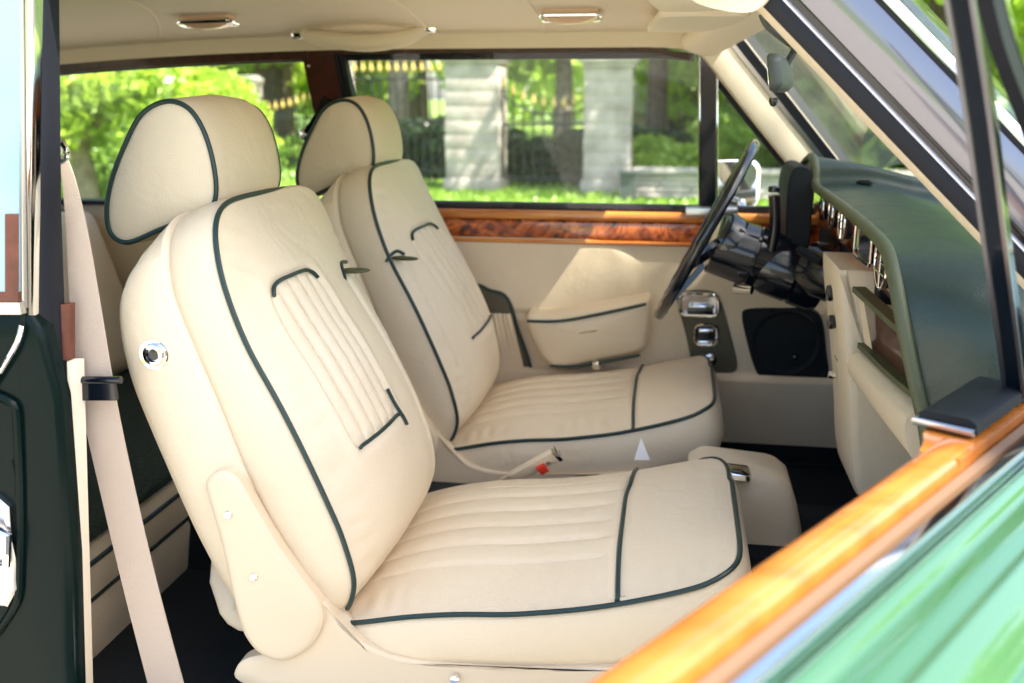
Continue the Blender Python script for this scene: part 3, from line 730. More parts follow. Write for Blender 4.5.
# door card with an embossed upper field: grid with depth function
def card(x, z):
    y = FY
    # lower ledge
    if z < .545: y -= .030*min(1, (.545-z)/.012)
    # embossed rounded field
    ex, ez = (x+.42)/.315, (z-.795)/.105
    d = max(abs(ex)**4+abs(ez)**3.5, 0)
    y -= .010*(1-min(1, max(0, (d-.75)/.5)))
    return y
bm = B(); nx, nz = 150, 80; G = [[bm.verts.new((x0+(x1-x0)*i/nx, card(x0+(x1-x0)*i/nx, .36+.53*j/nz), .36+.53*j/nz)) for i in range(nx+1)] for j in range(nz+1)]
for j in range(nz):
    for i in range(nx): bm.faces.new((G[j][i], G[j][i+1], G[j+1][i+1], G[j+1][i]))
link('door_panel', bm, 'cream', fd, autos=False)
bm = B(); box(bm, ((x0+x1)/2, FY+.045, .62), (x1-x0, .07, .64), .01); link('door_shell', bm, 'paint', fd)
# wood rail: three mouldings
bm = B(); box(bm, (-.19, FY+.009, .951), (1.42, .05, .026), .009, seg=3); link('waist_cap', bm, 'walnut' if 0 else 'orange', fd)
bm = B(); box(bm, (-.19, FY+.005, .913), (1.42, .03, .052), .008, seg=3); link('walnut_rail', bm, 'burl', fd)
bm = B(); box(bm, (-.19, FY+.006, .882), (1.42, .04, .012), .005, seg=3); link('wood_bead', bm, 'orange', fd)
bm = B(); box(bm, (-.19, FY+.02, .972), (1.42, .03, .018), .004); link('window_seal', bm, 'rubber', fd)
bm = B(); box(bm, (.09, FY-.005, .968), (.13, .035, .022), .003); link('vent_catch_plate', bm, 'satin', fd)
# armrest
px = [(526, 318), (545, 317), (590, 311), (640, 303), (649, 305), (647, 335), (640, 352), (600, 361), (560, 369), (545, 362), (534, 345)]
O = crom([at(x, y, Y=.60) for x, y in px], 5, True)
bm = B(); puff(bm, O, (0, 1, 0), [(0, -.014), (.004, -.006), (.014, 0), (.05, .004), (.11, .006), (.111, .006)], .008, 0, 10, 2.5); ar = link('armrest', bm, 'cream', fd)
bm = B(); tube(bm, crom([at(x, y, Y=.597) for x, y in ((527, 321), (560, 321), (600, 314), (646, 304))], 6), .004, 8); tube(bm, crom([at(x, y, Y=.602) for x, y in ((550, 366), (580, 366), (640, 355))], 6), .004, 8); link('piping', bm, 'pipe', ar)
bm = B(); lathe(bm, at(596, 366, Y=.60), (0, -1, 0), [(-.01, .012), (0, .012), (.004, .008), (.005, 0)], 20); link('release_button', bm, 'chrome', ar)
# map pocket
px = [(470, 292), (492, 291), (508, 299), (518, 330), (529, 362), (528, 378), (470, 380)]
O = crom([at(x, y, Y=FY-.014) for x, y in px], 5, True)
bm = B(); puff(bm, O, (0, 1, 0), [(-.001, 0), (.0, 0), (.01, 0)], 0, 0, 3); mp = link('map_pocket', bm, 'switchp', fd)
bm = B(); tube(bm, O, .0045, 8, True); link('piping', bm, 'pipe', mp)
bm = B(); nx, nz = 60, 14; a = at(470, 312, Y=FY-.02); 
G = []
for j in range(nz+1):
    v = j/nz; z = at(490, 313, Y=FY-.02).z*(1-v)+at(490, 379, Y=FY-.02).z*v
    xr = at(511+16*v, 340, Y=FY-.02).x; xl = a.x-.1
    G.append([bm.verts.new((xl+(xr-xl)*i/nx, FY-.020-.008*sin(pi*min(1, i/nx))*(.5+v*.5)-.003*(sin(i*1.9)*(1-v)**2+ .5*sin(i*.7)*(1-v)), z)) for i in range(nx+1)])
for j in range(nz):
    for i in range(nx): bm.faces.new((G[j][i], G[j][i+1], G[j+1][i+1], G[j+1][i]))
link('gathered_flap', bm, 'cream', mp, autos=False)
# switch plate
px = [(676, 296), (682, 291), (702, 290), (716, 293), (722, 304), (732, 340), (737, 362), (735, 371), (724, 373), (702, 371), (693, 364), (686, 335)]
O = crom([at(x, y, Y=FY-.003) for x, y in px], 4, True)
bm = B(); puff(bm, O, (0, 1, 0), [(-.004, -.002), (-.002, 0), (.01, 0)], 0, 0, 3); sp = link('switch_plate', bm, 'switchp', fd)
bm = B(); c = at(699, 305, Y=FY-.012); Ox = (1, 0, 0)
O = [c+V((a, 0, b)) for a, b in rrect(.098, .055, .016)]; tube(bm, O, .0055, 8, True); plate(bm, c+V((0, .004, 0)), (1, 0, 0), (0, 0, 1), .094, .05, .014, -.004); box(bm, c+V((.006, -.008, -.002)), (.066, .014, .010), .004); link('door_handle', bm, 'chrome', sp)
bm = B(); box(bm, c+V((.004, -.002, -.016)), (.066, .008, .012), .002); link('handle_recess', bm, 'black', sp)
c = at(706, 335, Y=FY-.012); bm = B(); O = [c+V((a, 0, b)) for a, b in rrect(.056, .053, .016)]; tube(bm, O, .0048, 8, True); box(bm, c+V((0, -.004, .012)), (.04, .012, .012), .004); box(bm, c+V((0, -.004, -.018)), (.04, .010, .008), .003); link('window_switch', bm, 'chrome', sp)
bm = B(); plate(bm, c+V((0, .003, 0)), (1, 0, 0), (0, 0, 1), .05, .048, .012, -.006); link('switch_well', bm, 'black', sp)
c = at(710, 360, Y=FY-.008); bm = B(); lathe(bm, c, (0, -1, 0), [(0, .017), (.006, .017), (.008, .012), (.014, .010), (.016, 0)], 24); link('lock_knob', bm, 'chrome', sp)
# speaker
px = [(742, 316), (748, 309), (780, 308), (812, 309), (822, 320), (826, 350), (826, 380), (790, 381), (763, 378), (754, 366), (746, 338)]
O = crom([at(x, y, Y=FY-.004) for x, y in px], 4, True)
bm = B(); puff(bm, O, (0, 1, 0), [(-.004, -.003), (-.001, 0), (.006, 0)], 0, 0, 3); spk = link('speaker_grille', bm, 'blackm', fd)
bm = B(); lathe(bm, at(786, 342, Y=FY-.006), (0, -1, 0), [(0, .088), (.006, .084), (.002, .075), (.001, 0)], 40); link('speaker_ring', bm, 'blackm', spk)
bm = B(); lathe(bm, at(795, 357, Y=FY-.01), (0, -1, 0), [(0, .008), (.008, .006), (.01, 0)], 16); link('speaker_cap', bm, 'black', spk)

# vent divider bar, glass, mirror
vb = at(708, 205, Y=FY); vt = at(708, 54, Y=FY-.045)
bm = B(); sweep(bm, [vb, vt], [(-.018, -.012), (.018, -.012), (.018, .012), (-.018, .012)], (1, 0, 0)); vd = link('vent_divider', bm, 'black', fd)
for s in (-.019, .019):
    pass
bm = B(); 
for s in (-.021, .021): tube(bm, [vb+V((s, -.008, 0)), vt+V((s, -.008, 0))], .004, 8)
link('chrome_edge', bm, 'chrome', vd)
bm = B(); tube(bm, [at(712, 75, Y=.665), at(745, 118, Y=.68), at(790, 172, Y=.70)], .007, 8); link('vent_frame', bm, 'rubber', fd)
def pane(name, P, parent, m='glass', th=.004):
    bm = B(); P = [V(p) for p in P]; n = (P[1]-P[0]).cross(P[2]-P[0]).normalized()
    rings(bm, [P, [p+n*th for p in P]], True, True, True); return link(name, bm, m, parent, smooth=False)
w0, w1 = at(378, 205, Y=.70), at(347, 40, Y=.66)
pane('door_window', [w0, (vb.x-.02, .70, w0.z), (vb.x-.02, .66, 1.40), w1], fd)
pane('quarter_light', [(vb.x+.02, .705, .97), (.42, .705, .97), (.40, .70, 1.08), (vb.x+.02, .665, 1.36)], fd)
mr = empty('door_mirror', (0, 0, 0), parent=car)
c = at(733, 185, Y=.86)
bm = B(); O = [c+V((a*.9, .0, b)) for a, b in rrect(.155, .125, .03)]; O = [p+V((0, (p.x-c.x)*.5, 0)) for p in O]
puff(bm, O, (0, 1, 0), [(.0, .0), (.004, .004), (.03, .0), (.05, -.02)], 0, .02, 6); link('mirror_shell', bm, 'chrome', mr)
bm = B(); puff(bm, [c+(p-c)*.9+V((0, -.002, 0)) for p in O], (0, 1, 0), [(-.001, 0), (0, 0), (.001, 0)], 0, 0, 3); link('mirror_glass', bm, 'chrome', mr)
bm = B(); tube(bm, crom([c+V((.02, .03, -.05)), (c.x+.02, .80, .98), (c.x+.03, .74, .95)], 5), .012, 10); link('mirror_stem', bm, 'chrome', mr)

# ---- roof: outer skin, headlining, rails
def roofz(y): return 1.462-.062*(abs(y)/.66)**2.6
bm = B(); xs = [-2.15, -1.8, -1.4, -1.0, -.6, -.2, .05]; ys = [(-.665+1.33*k/24) for k in range(25)]
def hdr(y): return .045+.125*(1-(y/.66)**2)          # windscreen header plan curve
def lining(x, y):
    z = roofz(y)-.012*max(0, (-x-.7)/1.4)**2*6 - .02*max(0, (x+.05)/.2)
    return z
for q in ('in',):
    xs = [-2.0+k*.05 for k in range(42)]
    G = []
    for i in range(43):
        row = []
        for y in ys:
            x = -2.0+(hdr(y)+2.0)*i/42; seam = 0
            row.append(bm.verts.new((x, y+.0, lining(x, y)-seam)))
        G.append(row)
    for i in range(42):
        for j in range(24): bm.faces.new((G[i][j], G[i][j+1], G[i+1][j+1], G[i+1][j]))
link('headlining', bm, 'liner', car, autos=False)
for xs_ in (-1.15, -.62, -.33):
    bm = B(); tube(bm, [V((xs_-.22*(abs(y)/.66)**2*(1 if xs_ < -1 else 0), y, lining(xs_-.22*(abs(y)/.66)**2*(1 if xs_ < -1 else 0), y)-.0005)) for y in [-.64+.04*k for k in range(33)]], .0030, 6); link('roof_seam', bm, 'liner', car)
bm = B(); G = []
for i in range(31):
    row = []
    for y in [(-.72+1.44*k/24) for k in range(25)]:
        x = -2.05+(hdr(y*.92)+.03+2.05)*i/30; row.append(bm.verts.new((x, y, 1.505-.075*(abs(y)/.72)**3-.08*max(0, (-x-.8)/1.3)**2)))
    G.append(row)
for i in range(30):
    for j in range(24): bm.faces.new((G[i][j], G[i][j+1], G[i+1][j+1], G[i+1][j]))
link('roof_skin', bm, 'silver', car, autos=False)
# far cant rail: brown wood left, thin moulding right
def cant(x): return lining(x, .655)
bm = B(); P = [V((x, .655, cant(x)-.012)) for x in [-2.0+.07*k for k in range(30)]]
sweep(bm, P, [(-.018, -.02), (.018, -.02), (.018, .02), (-.018, .02)], (0, 1, 0)); link('cant_rail', bm, 'liner', car)
bm = B(); P = [V((x, .652, cant(x)-.040)) for x in [-2.0+.07*k for k in range(16)]]
sweep(bm, P, [(-.008, -.014), (.012, -.014), (.012, .014), (-.008, .014)], (0, 1, 0)); link('walnut_moulding', bm, 'walnut', car)
bm = B(); P = [V((x, .652, cant(x)-.036-.02*max(0, (x+.15)/.2)**2)) for x in [-.93+.05*k for k in range(20)]]
sweep(bm, P, [(-.008, -.006), (.012, -.006), (.012, .006), (-.008, .006)], (0, 1, 0)); link('walnut_moulding', bm, 'walnut', car)
bm = B(); P = [V((x, .672, cant(x)-.050)) for x in [-2.0+.07*k for k in range(30)]]; sweep(bm, P, [(-.006, -.012), (.02, -.012), (.02, .008), (-.006, .008)], (0, 1, 0)); link('window_channel', bm, 'rubber', car)
# near cant rail
bm = B(); sweep(bm, [V((x, -.665, cant(x)-.0)) for x in [-2.0+.07*k for k in range(30)]], [(-.03, -.02), (.03, -.02), (.03, .02), (-.03, .02)], (0, 1, 0)); link('cant_rail', bm, 'rubber', car)
# far B pillar
b0 = at(318, 45, Y=.66); b1 = at(352, 205, Y=.69)
bm = B(); T = (b1-b0); sweep(bm, [b0-T*.05, b0+T*.5, b1], [(-.045, -.012), (.040, -.012), (.040, .012), (-.045, .012)], (1, 0, 0)); bp = link('door_pillar', bm, 'veneer', car)
bm = B()
for o_ in (.047, .062): sweep(bm, [b0-T*.05+V((o_, 0, 0)), b1+V((o_, 0, 0))], [(-.006, -.016), (.006, -.016), (.006, .016), (-.006, .016)], (1, 0, 0))
link('pillar_seal', bm, 'rubber', bp)
bm = B(); lathe(bm, at(309, 66, Y=.645), (0, -1, 0), [(0, .004), (.003, .003), (.004, 0)], 12); link('screw', bm, 'chrome', bp)
bm = B(); lathe(bm, at(306, 134, Y=.64), (0, -1, 0), [(-.01, .018), (.0, .018), (.006, .012), (.008, 0)], 24); bl = link('belt_anchor', bm, 'chrome', bp)
bm = B(); sweep(bm, crom([at(330, 100, Y=.62), at(322, 118, Y=.63), at(310, 136, Y=.63)], 4), [(-.02, -.006), (.02, -.006), (.02, .006), (-.02, .006)], (1, 0, 0)); link('belt_guide', bm, 'black', bp)
pane('rear_side_window', [(-2.0, .705, .97), (-.99, .705, .97), (-.99, .665, 1.40), (-1.9, .665, 1.36)], car)

# header rail + visor + lamps + handle + mirror
bm = B(); P = []
for k in range(25):
    y = -.63+1.27*k/24; P.append(V((hdr(y)-.0, y, lining(hdr(y), y)-.018)))
sweep(bm, P, [(p.x, p.y) for p in crom([(-.055, -.010, 0), (-.03, -.024, 0), (.02, -.030, 0), (.042, -.015, 0), (.045, .012, 0), (.02, .03, 0), (-.05, .02, 0)], 5, True)], (1, 0, 0)); link('windscreen_header', bm, 'liner', car)
def visor(y0, y1, nm):
    O = [V((-.02+a-.0+.06*(1-(((y0+y1)/2+b)/.66)**2), (y0+y1)/2+b, 1.400)) for a, b in rrect(.17, y1-y0, .035)]
    bm = B(); puff(bm, O, (0, 0, 1), [(-.004, -.004), (0, 0), (.008, 0), (.012, -.004)], .004, .004, 8, 2.5); v = link('sun_visor', bm, 'liner', car)
    bm = B(); tube(bm, [p+V((0, 0, -.001)) for p in offsetloop(O, (0, 0, 1), -.010)], .0022, 6, True); link('visor_seam', bm, 'tan', v)
visor(.06, .54, ''); visor(-.50, -.04, '')
LS = BVHTree.FromPolygons([tuple(v.co) for v in bpy.data.objects['headlining'].data.vertices], [tuple(p.vertices) for p in bpy.data.objects['headlining'].data.polygons])
def onroof(x, y):
    d = ray(x, y).normalized(); h = LS.ray_cast(CAM, d); return h[0], h[1]
for (x, y) in ((208, 17), (571, 11)):
    h, n = onroof(x, y)
    if h is None: h = at(x, y, Y=.45); n = V((0, -.2, -1))
    if n.z > 0: n = -n
    U = V((1, 0, 0)); U = (U-n*U.dot(n)).normalized(); T = n.cross(U)
    rl = empty('roof_lamp', (0, 0, 0), parent=car)
    bm = B(); O = [h+U*a+T*b+n*.014 for a, b in rrect(.135, .050, .012)]; tube(bm, O, .0050, 8, True); link('bezel', bm, 'chrome', rl)
    bm = B(); O = [h+U*a+T*b+n*.002 for a, b in rrect(.128, .044, .010)]; puff(bm, O, n, [(-.002, 0), (.001, 0), (.015, -.003)], 0, .012, 6); link('lens', bm, 'lampglass', rl)
gh = empty('grab_handle', (0, 0, 0), parent=car)
g0, g1 = at(302, 33, Y=.60), at(428, 27, Y=.60)
bm = B(); P = crom([g0+V((.0, .0, .0)), at(318, 38, Y=.575), at(365, 43, Y=.56), at(405, 38, Y=.575), g1], 6); tube(bm, P, [.012+.009*sin(pi*i/(len(P)-1)) for i in range(len(P))], 14); link('grip', bm, 'liner', gh)
for g in (g0, g1):
    bm = B(); box(bm, g, (.050, .035, .032), .007); link('bracket', bm, 'chrome', gh)
# mirror
rm = empty('rear_view_mirror', (0, 0, 0), parent=car)
c = at(775, 74, Y=.02)
bm = B(); n = V((-1, .22, -.15)).normalized(); U = V((.22, 1, 0)).normalized(); T = n.cross(U)
O = [c+U*a+T*b for a, b in rrect(.115, .050, .014)]
O = [c+U*a+T*b for a, b in rrect(.19, .066, .018)]
puff(bm, O, -n, [(0, -.002), (.003, 0), (.012, -.001), (.022, -.010)], 0, .004, 6); link('mirror_housing', bm, 'greyp', rm)
bm = B(); puff(bm, [c+(p-c)*.9+n*.001 for p in O], n, [(0, 0), (.0005, 0), (.001, 0)], 0, 0, 3); link('mirror_glass', bm, 'chrome', rm)
bm = B(); P = crom([at(762, 14, Y=.02), at(768, 26, Y=.02), at(788, 42, Y=.03), at(795, 48, Y=.03), at(788, 62, Y=.03), at(783, 75, Y=.03)], 4); tube(bm, P, .0065, 8); lathe(bm, at(796, 46, Y=.02), (0, -1, 0), [(-.012, .010), (.008, .010), (.012, .004)], 16); link('mirror_arm', bm, 'greyp', rm)
bm = B(); lathe(bm, c+V((.0, 0, -.042)), (0, 0, -1), [(0, .008), (.008, .008), (.014, .005), (.016, 0)], 12); link('dipping_lever', bm, 'black', rm)

# ---- far A pillar
pt, pb_ = at(722, 58, Y=.645), at(812, 172, Y=.69)
ft = empty('windscreen_pillar', (0, 0, 0), parent=car)
D = (pb_-pt); P = [pt-D*.12, pt+D*.5, pb_, pb_+D*.25]
bm = B(); sweep(bm, crom(P, 4), [(-.036, .006), (-.030, -.010), (.0, -.016), (.030, -.012), (.040, .004), (.036, .03), (-.03, .03)], V((.78, 0, .62))); link('pillar_trim', bm, 'liner', ft)
bm = B(); sweep(bm, crom([p+V((.78, 0, .62))*.052 for p in P], 4), [(-.012, -.010), (.012, -.012), (.014, .012), (-.012, .012)], V((.78, 0, .62))); link('glass_seal', bm, 'rubber', ft)
bm = B(); sweep(bm, crom([p+V((.78, 0, .62))*.036+V((0, -.01, 0)) for p in P], 4), [(-.004, -.006), (.006, -.008), (.006, .004), (-.004, .004)], V((.78, 0, .62))); link('pillar_moulding', bm, 'satin', ft)
bm = B(); sweep(bm, crom([p+V((.78, 0, .62))*.03+V((0, .045, 0)) for p in P], 4), [(-.05, -.012), (.06, -.012), (.05, .02), (-.05, .02)], V((.78, 0, .62))); link('pillar_skin', bm, 'silver', ft)

# ---- near A pillar
nt_ = empty('windscreen_pillar', (0, 0, 0), parent=car)
a0, a1 = at(748, 2, Y=-.615), at(984, 249, Y=-.665)
D = a1-a0; P = [a0-D*.22, a0, a0+D*.5, a1, a1+D*.28]
P[0].z = min(P[0].z, 1.45)
Q = V((.78, 0, .62)); Q = (Q-D.normalized()*Q.dot(D.normalized())).normalized(); QY = V((0, -1, 0))
def strip(name, m, q0, q1, y0, y1, th=.012, lipped=False, parent=nt_):
    bm = B(); L_ = []
    for p in crom(P, 5):
        a, b = p+Q*q0+QY*y0, p+Q*q1+QY*y1; nn = D.cross(b-a).normalized()
        if nn.y > 0: nn = -nn
        m_ = (a+b)/2+nn*abs(q1-q0)*.12
        L_.append([a, a.lerp(m_, .5)+nn*abs(q1-q0)*.04, m_, m_.lerp(b, .5)+nn*abs(q1-q0)*.04, b, b-nn*th, a-nn*th])
    rings(bm, L_, True, True, True); return link(name, bm, m, parent)
strip('pillar_trim', 'cream', .002, .008, -.012, .004, .02)
strip('door_seal', 'rubber', .008, .026, .004, .012, .03)
strip('channel_bead', 'satin', .0262, .0278, .010, .013, .006)
strip('seal_channel', 'black', .028, .0405, .006, .014, .03)
strip('pillar_skin', 'silver', .041, .095, .018, .030, .03)
strip('drip_channel', 'rubber', .0955, .100, .030, .032, .02)
strip('chrome_moulding', 'chrome', .1005, .112, .036, .034, .02)
# ---- windscreen
bm = B(); G = []; nn_ = 30
def pillarpt(side, v):   # v 0 top .. 1 base
    if side < 0: p = (a0-D*.05)+(D*1.30)*v+Q*.105+QY*.012; return p
    p = (pt-(pb_-pt)*.05)+((pb_-pt)*1.28)*v+Q*.055+V((0, .03, 0)); return p
for i in range(17):
    v = i/16; A, Bq = pillarpt(-1, v), pillarpt(1, v); row = []
    for k in range(nn_+1):
        u = k/nn_; bow = 1-(2*u-1)**2; bow = bow**.75
        row.append(bm.verts.new(A.lerp(Bq, u)+V((.78, 0, .62))*(.135*bow)))
    G.append(row)
for i in range(16):
    for k in range(nn_): bm.faces.new((G[i][k], G[i][k+1], G[i+1][k+1], G[i+1][k]))
ws = link('windscreen', bm, 'screen', car, autos=False)

# ---- dashboard
db = empty('dashboard', (0, 0, 0), parent=car)
lip = [(.30, .66, 1.075), (.30, .50, 1.115), (.30, .42, 1.122), (.30, .372, 1.105), (.302, .35, 1.066), (.303, .2, 1.062), (.302, 0, 1.060), (.30, -.25, 1.056), (.30, -.42, 1.046), (.298, -.505, 1.020), (.305, -.545, .97), (.322, -.56, .90), (.345, -.565, .82), (.36, -.565, .74)]
LP = crom(lip, 6)
bm = B(); G = []
for p in LP:
    row = [p]
    # sweep from the lip forwards to the windscreen base
    d = max(0, min(1, (-p.y-.40)/.15)); 
    for k in range(1, 13):
        s = k/12
        bl_ = max(0, min(1, (p.y-.30)/.2)); bl_ = bl_*bl_*(3-2*bl_); zs_ = p.z+(1.085-p.z)*min(1, s*2.4)*bl_ if p.y > .3 else p.z
        top = V((p.x+.30*s+.04*s*(1-(p.y/.66)**2), p.y-.02*s*d, zs_+.012*sin(pi*min(1, s*1.6))-.030*s*(1-d)))
        end = V((p.x+.30*s, p.y-.055*sin(pi*.5*min(1, s*2.5)), p.z+.0*s))
        row.append(top.lerp(end, d))
    G.append(row)
rings(bm, G, False)
link('dash_pad', bm, 'greenl', db, autos=False)
bm = B(); tube(bm, [p+V((-.004, 0, -.002)) for p in LP], .010, 10); link('pad_roll', bm, 'greentrim', db)
# fascia behind the lip (faces the cabin), walnut
bm = B()
F0 = [p+V((.012, 0, -.012)) for p in LP if p.y > -.56 and p.z > .9]
F1 = [V((p.x+.045 if p.y > -.45 else p.x+.03, max(p.y, -.53), .925)) for p in F0]
rings(bm, [F0, F1], False); link('walnut_fascia', bm, 'burl', db, autos=False)
# binnacle: dark hood mouth
bm = B(); O = crom([at(x, y, Y=.36) for x, y in ((788, 250), (787, 200), (791, 174), (800, 166), (812, 170), (815, 185), (812, 215), (808, 250))], 5, True)
puff(bm, O, (0, 1, 0), [(0, -.003), (.003, 0), (.2, 0), (.21, 0)], 0, 0, 4); link('instrument_binnacle', bm, 'blackm', db)
# gauges / switches on fascia next to binnacle
def oval(bm, c, ry, rz, r): tube(bm, [V(c)+V((0, ry*cos(a), rz*sin(a))) for a in [2*pi*k/28 for k in range(28)]], r, 8, True)
def fx(y): return .318
def fp(px, py, X=.316): return tuple(at(px, py, X=X))
for c, ry, rz in ((fp(822, 205), .024, .034), (fp(831, 211), .026, .036)):
    g = B(); oval(g, c, ry, rz, .0022); gg = link('gauge', g, 'chrome', db); g = B(); O = [V(c)+V((.004, ry*.95*cos(a), rz*.95*sin(a))) for a in [2*pi*k/28 for k in range(28)]]; puff(g, O, (1, 0, 0), [(0, 0), (.004, 0), (.01, 0)], 0, 0, 3); link('gauge_face', g, 'black', gg)
for c, ry, rz in ((fp(842, 221), .036, .036), (fp(881, 262), .044, .042)):
    vv = empty('air_vent', (0, 0, 0), parent=db)
    g = B(); oval(g, c, ry, rz, .0028); link('vent_ring', g, 'chrome', vv)
    g = B(); O = [V(c)+V((.006, ry*.97*cos(a), rz*.97*sin(a))) for a in [2*pi*k/28 for k in range(28)]]; puff(g, O, (1, 0, 0), [(0, 0), (.004, 0), (.01, 0)], 0, 0, 3); link('vent_well', g, 'blackm', vv)
    g = B(); tube(g, [V(c)+V((-.001, 0, -rz)), V(c)+V((-.001, 0, rz))], .0016, 6)
    for q in (-.4, 0, .4): tube(g, [V(c)+V((-.001, -ry*.9, rz*q)), V(c)+V((-.001, ry*.9, rz*q))], .0014, 6)
    link('vent_blades', g, 'chrome', vv)
g = B(); c = V(fp(863, 240)); O = [c+V((0, a, b)) for a, b in rrect(.15, .070, .012)]; tube(g, O, .0028, 8, True); sc = link('radio_surround', g, 'chrome', db)
g = B(); puff(g, [c+(p-c)*.93+V((.002, 0, 0)) for p in O], (1, 0, 0), [(0, 0), (.003, 0), (.01, 0)], 0, 0, 3); link('radio_face', g, 'black', sc)
# top speaker grille / demister slot
g = B(); c = at(860, 181, Z=1.072)
for k in range(9): tube(g, [c+V((-.012+.003*sin(k), -.05+.0125*k, .004)), c+V((.012, -.05+.0125*k, .004))], .0024, 6)
O = [c+V((a, b, .002)) for a, b in rrect(.032, .14, .012)]; puff(g, O, (0, 0, 1), [(-.002, 0), (0, 0), (.001, 0)], 0, 0, 2); link('demister_grille', g, 'blackm', db)
# lower fascia: tray and knee bolster (passenger side)
bm = B(); P = [at(855, 290, X=.305), at(880, 309, X=.318), at(908, 336, X=.335)]; P = [V((.300, -.19, .942)), V((.305, -.38, .935)), V((.325, -.55, .905))]
P = [at(857, 290, Y=-.16), at(880, 311, Y=-.33), at(906, 334, Y=-.50)]
sweep(bm, crom(P, 6), [(-.008, -.006), (.014, -.006), (.014, .004), (0, .006), (-.008, .003)], (1, 0, 0)); link('tray_upper_lip', bm, 'greentrim', db)
P2 = [at(862, 346, Y=-.14), at(892, 375, Y=-.33), at(924, 402, Y=-.50)]
bm = B(); sweep(bm, crom(P2, 6), [(-.008, -.006), (.014, -.006), (.014, .004), (0, .006), (-.008, .003)], (1, 0, 0)); link('tray_lower_lip', bm, 'greentrim', db)
bm = B(); rings(bm, [[p+V((.010, 0, 0)) for p in crom(P, 6)], [p+V((.010, 0, 0)) for p in crom(P2, 6)]], False); link('glove_tray', bm, 'veneer', db)
bm = B(); c = (P[0]+P2[0])/2; d = (P[1]+P2[1])/2; rings(bm, [[P[0]+V((.0, -.02, -.01)), P[0].lerp(P[1], .35)+V((.0, 0, -.01))], [P2[0]+V((0, -.02, .01)), P2[0].lerp(P2[1], .35)+V((0, 0, .01))]], False); link('glove_flap', bm, 'cream', db)
bm = B(); CP = crom(P2, 6); L_ = []
for i, p in enumerate(CP):
    s = i/(len(CP)-1); L_.append(crom([p+V((0, 0, -.008)), p+V((-.014, 0, -.016)), p+V((-.022, 0, -.034)), p+V((-.012, 0, -.058-.02*s)), p+V((.02, 0, -.082-.02*s)), p+V((.10, 0, -.11))], 5))
rings(bm, L_, False); e = L_[-1]; f0 = [bm.verts.new(q) for q in e]; bm.faces.new(f0)
link('knee_bolster', bm, 'cream', db)
# centre stack (cream) with switches on its rear face
cs = empty('centre_console', (0, 0, 0), parent=car)
y1_, y0_ = .09, -.10
px = [(826, 268), (834, 262), (870, 272), (905, 300), (935, 390), (940, 470), (900, 520), (862, 497), (852, 488), (846, 470), (843, 400), (838, 330), (832, 290)]
O = crom([at(x, y, Y=-.10) for x, y in ((838, 276), (846, 268), (900, 278), (930, 330), (940, 420), (920, 500), (878, 505), (858, 497), (851, 470), (848, 400), (842, 330))], 4, True)
bm = B(); puff(bm, O, (0, 1, 0), [(0, -.014), (.004, -.005), (.014, 0), (.19, 0), (.2, -.01)], 0, 0, 6); st = link('console_body', bm, 'cream', cs)
for (x, y), r in (((832, 293), .016), ((833, 322), .014)):
    p = at(x+1, y, X=at(843, y, Y=-.10).x-.002)
    bm = B(); lathe(bm, p, (-1, -.1, 0), [(-.01, r*.7), (.004, r), (.010, r*.9), (.012, 0)], 18); link('switch_knob', bm, 'black', cs)
p = at(834, 375, Y=.02); p.x = at(841, 375, Y=-.08).x-.002
bm = B(); lathe(bm, p, (-1, 0, 0), [(-.01, .007), (.004, .007), (.006, 0)], 16); link('chrome_button', bm, 'chrome', cs)
bm = B(); box(bm, p+V((.012, 0, .08)), (.01, .05, .10), .003); link('switch_panel', bm, 'burl', cs)
# far lower dash
bm = B(); box(bm, (.42, .40, .93), (.14, .5, .08), .02); box(bm, (.40, .02, .92), (.10, .3, .04), .01); link('lower_dash', bm, 'blackm', db)

# ---- steering
WC = (at(755, 143, Y=.38)+at(659, 314, Y=.38))/2; RR = (at(755, 143, Y=.38)-at(659, 314, Y=.38)).length/2-.004
ax = (at(755, 143, Y=.38)-at(659, 314, Y=.38)).normalized(); wn = V((0, 1, 0)).cross(ax).normalized()
if wn.x > 0: wn = -wn
yw = (WC-CAM); yw = (yw-ax*yw.dot(ax)).normalized(); yw = yw.lerp(V((0, 1, 0)), .25).normalized(); yw = (yw-ax*yw.dot(ax)).normalized(); wn = yw.cross(ax).normalized()
if wn.x > 0: wn = -wn
sw = empty('steering_wheel', (0, 0, 0), parent=car)
bm = B(); P = [WC+ax*RR*cos(a)+yw*RR*sin(a) for a in [2*pi*k/72 for k in range(72)]]; tube(bm, P, [.0115+.0012*(k % 3 == 0) for k in range(72)], 12, True); link('rim', bm, 'black', sw)
hc = WC-wn*.045
for sgn in (-1, 1):
    bm = B(); e = WC+ax*RR*-.25+yw*RR*.95*sgn; sweep(bm, crom([hc, hc.lerp(e, .5)-wn*.002, e], 5), [(-.020, -.006), (.020, -.006), (.016, .007), (-.016, .007)], ax); link('spoke', bm, 'black', sw)
bm = B(); e = WC-ax*RR*.98; sweep(bm, crom([hc, hc.lerp(e, .5)-wn*.004, e], 5), [(-.020, -.006), (.020, -.006), (.016, .007), (-.016, .007)], yw); link('spoke', bm, 'black', sw)
bm = B(); lathe(bm, hc-wn*.03, wn, [(0, .062), (.03, .066), (.045, .060), (.052, .045), (.056, 0)], 36); link('hub', bm, 'black', sw)
bm = B(); lathe(bm, hc+wn*.0225, wn, [(0, .030), (.006, .028), (.009, 0)], 30); link('horn_badge', bm, 'beigep', sw)
sc_ = empty('steering_column', (0, 0, 0), parent=car)
cdir = V((.30, 0, -.09)).normalized()
c0 = hc-wn*.028; c0 = at(712, 243, Y=.38)
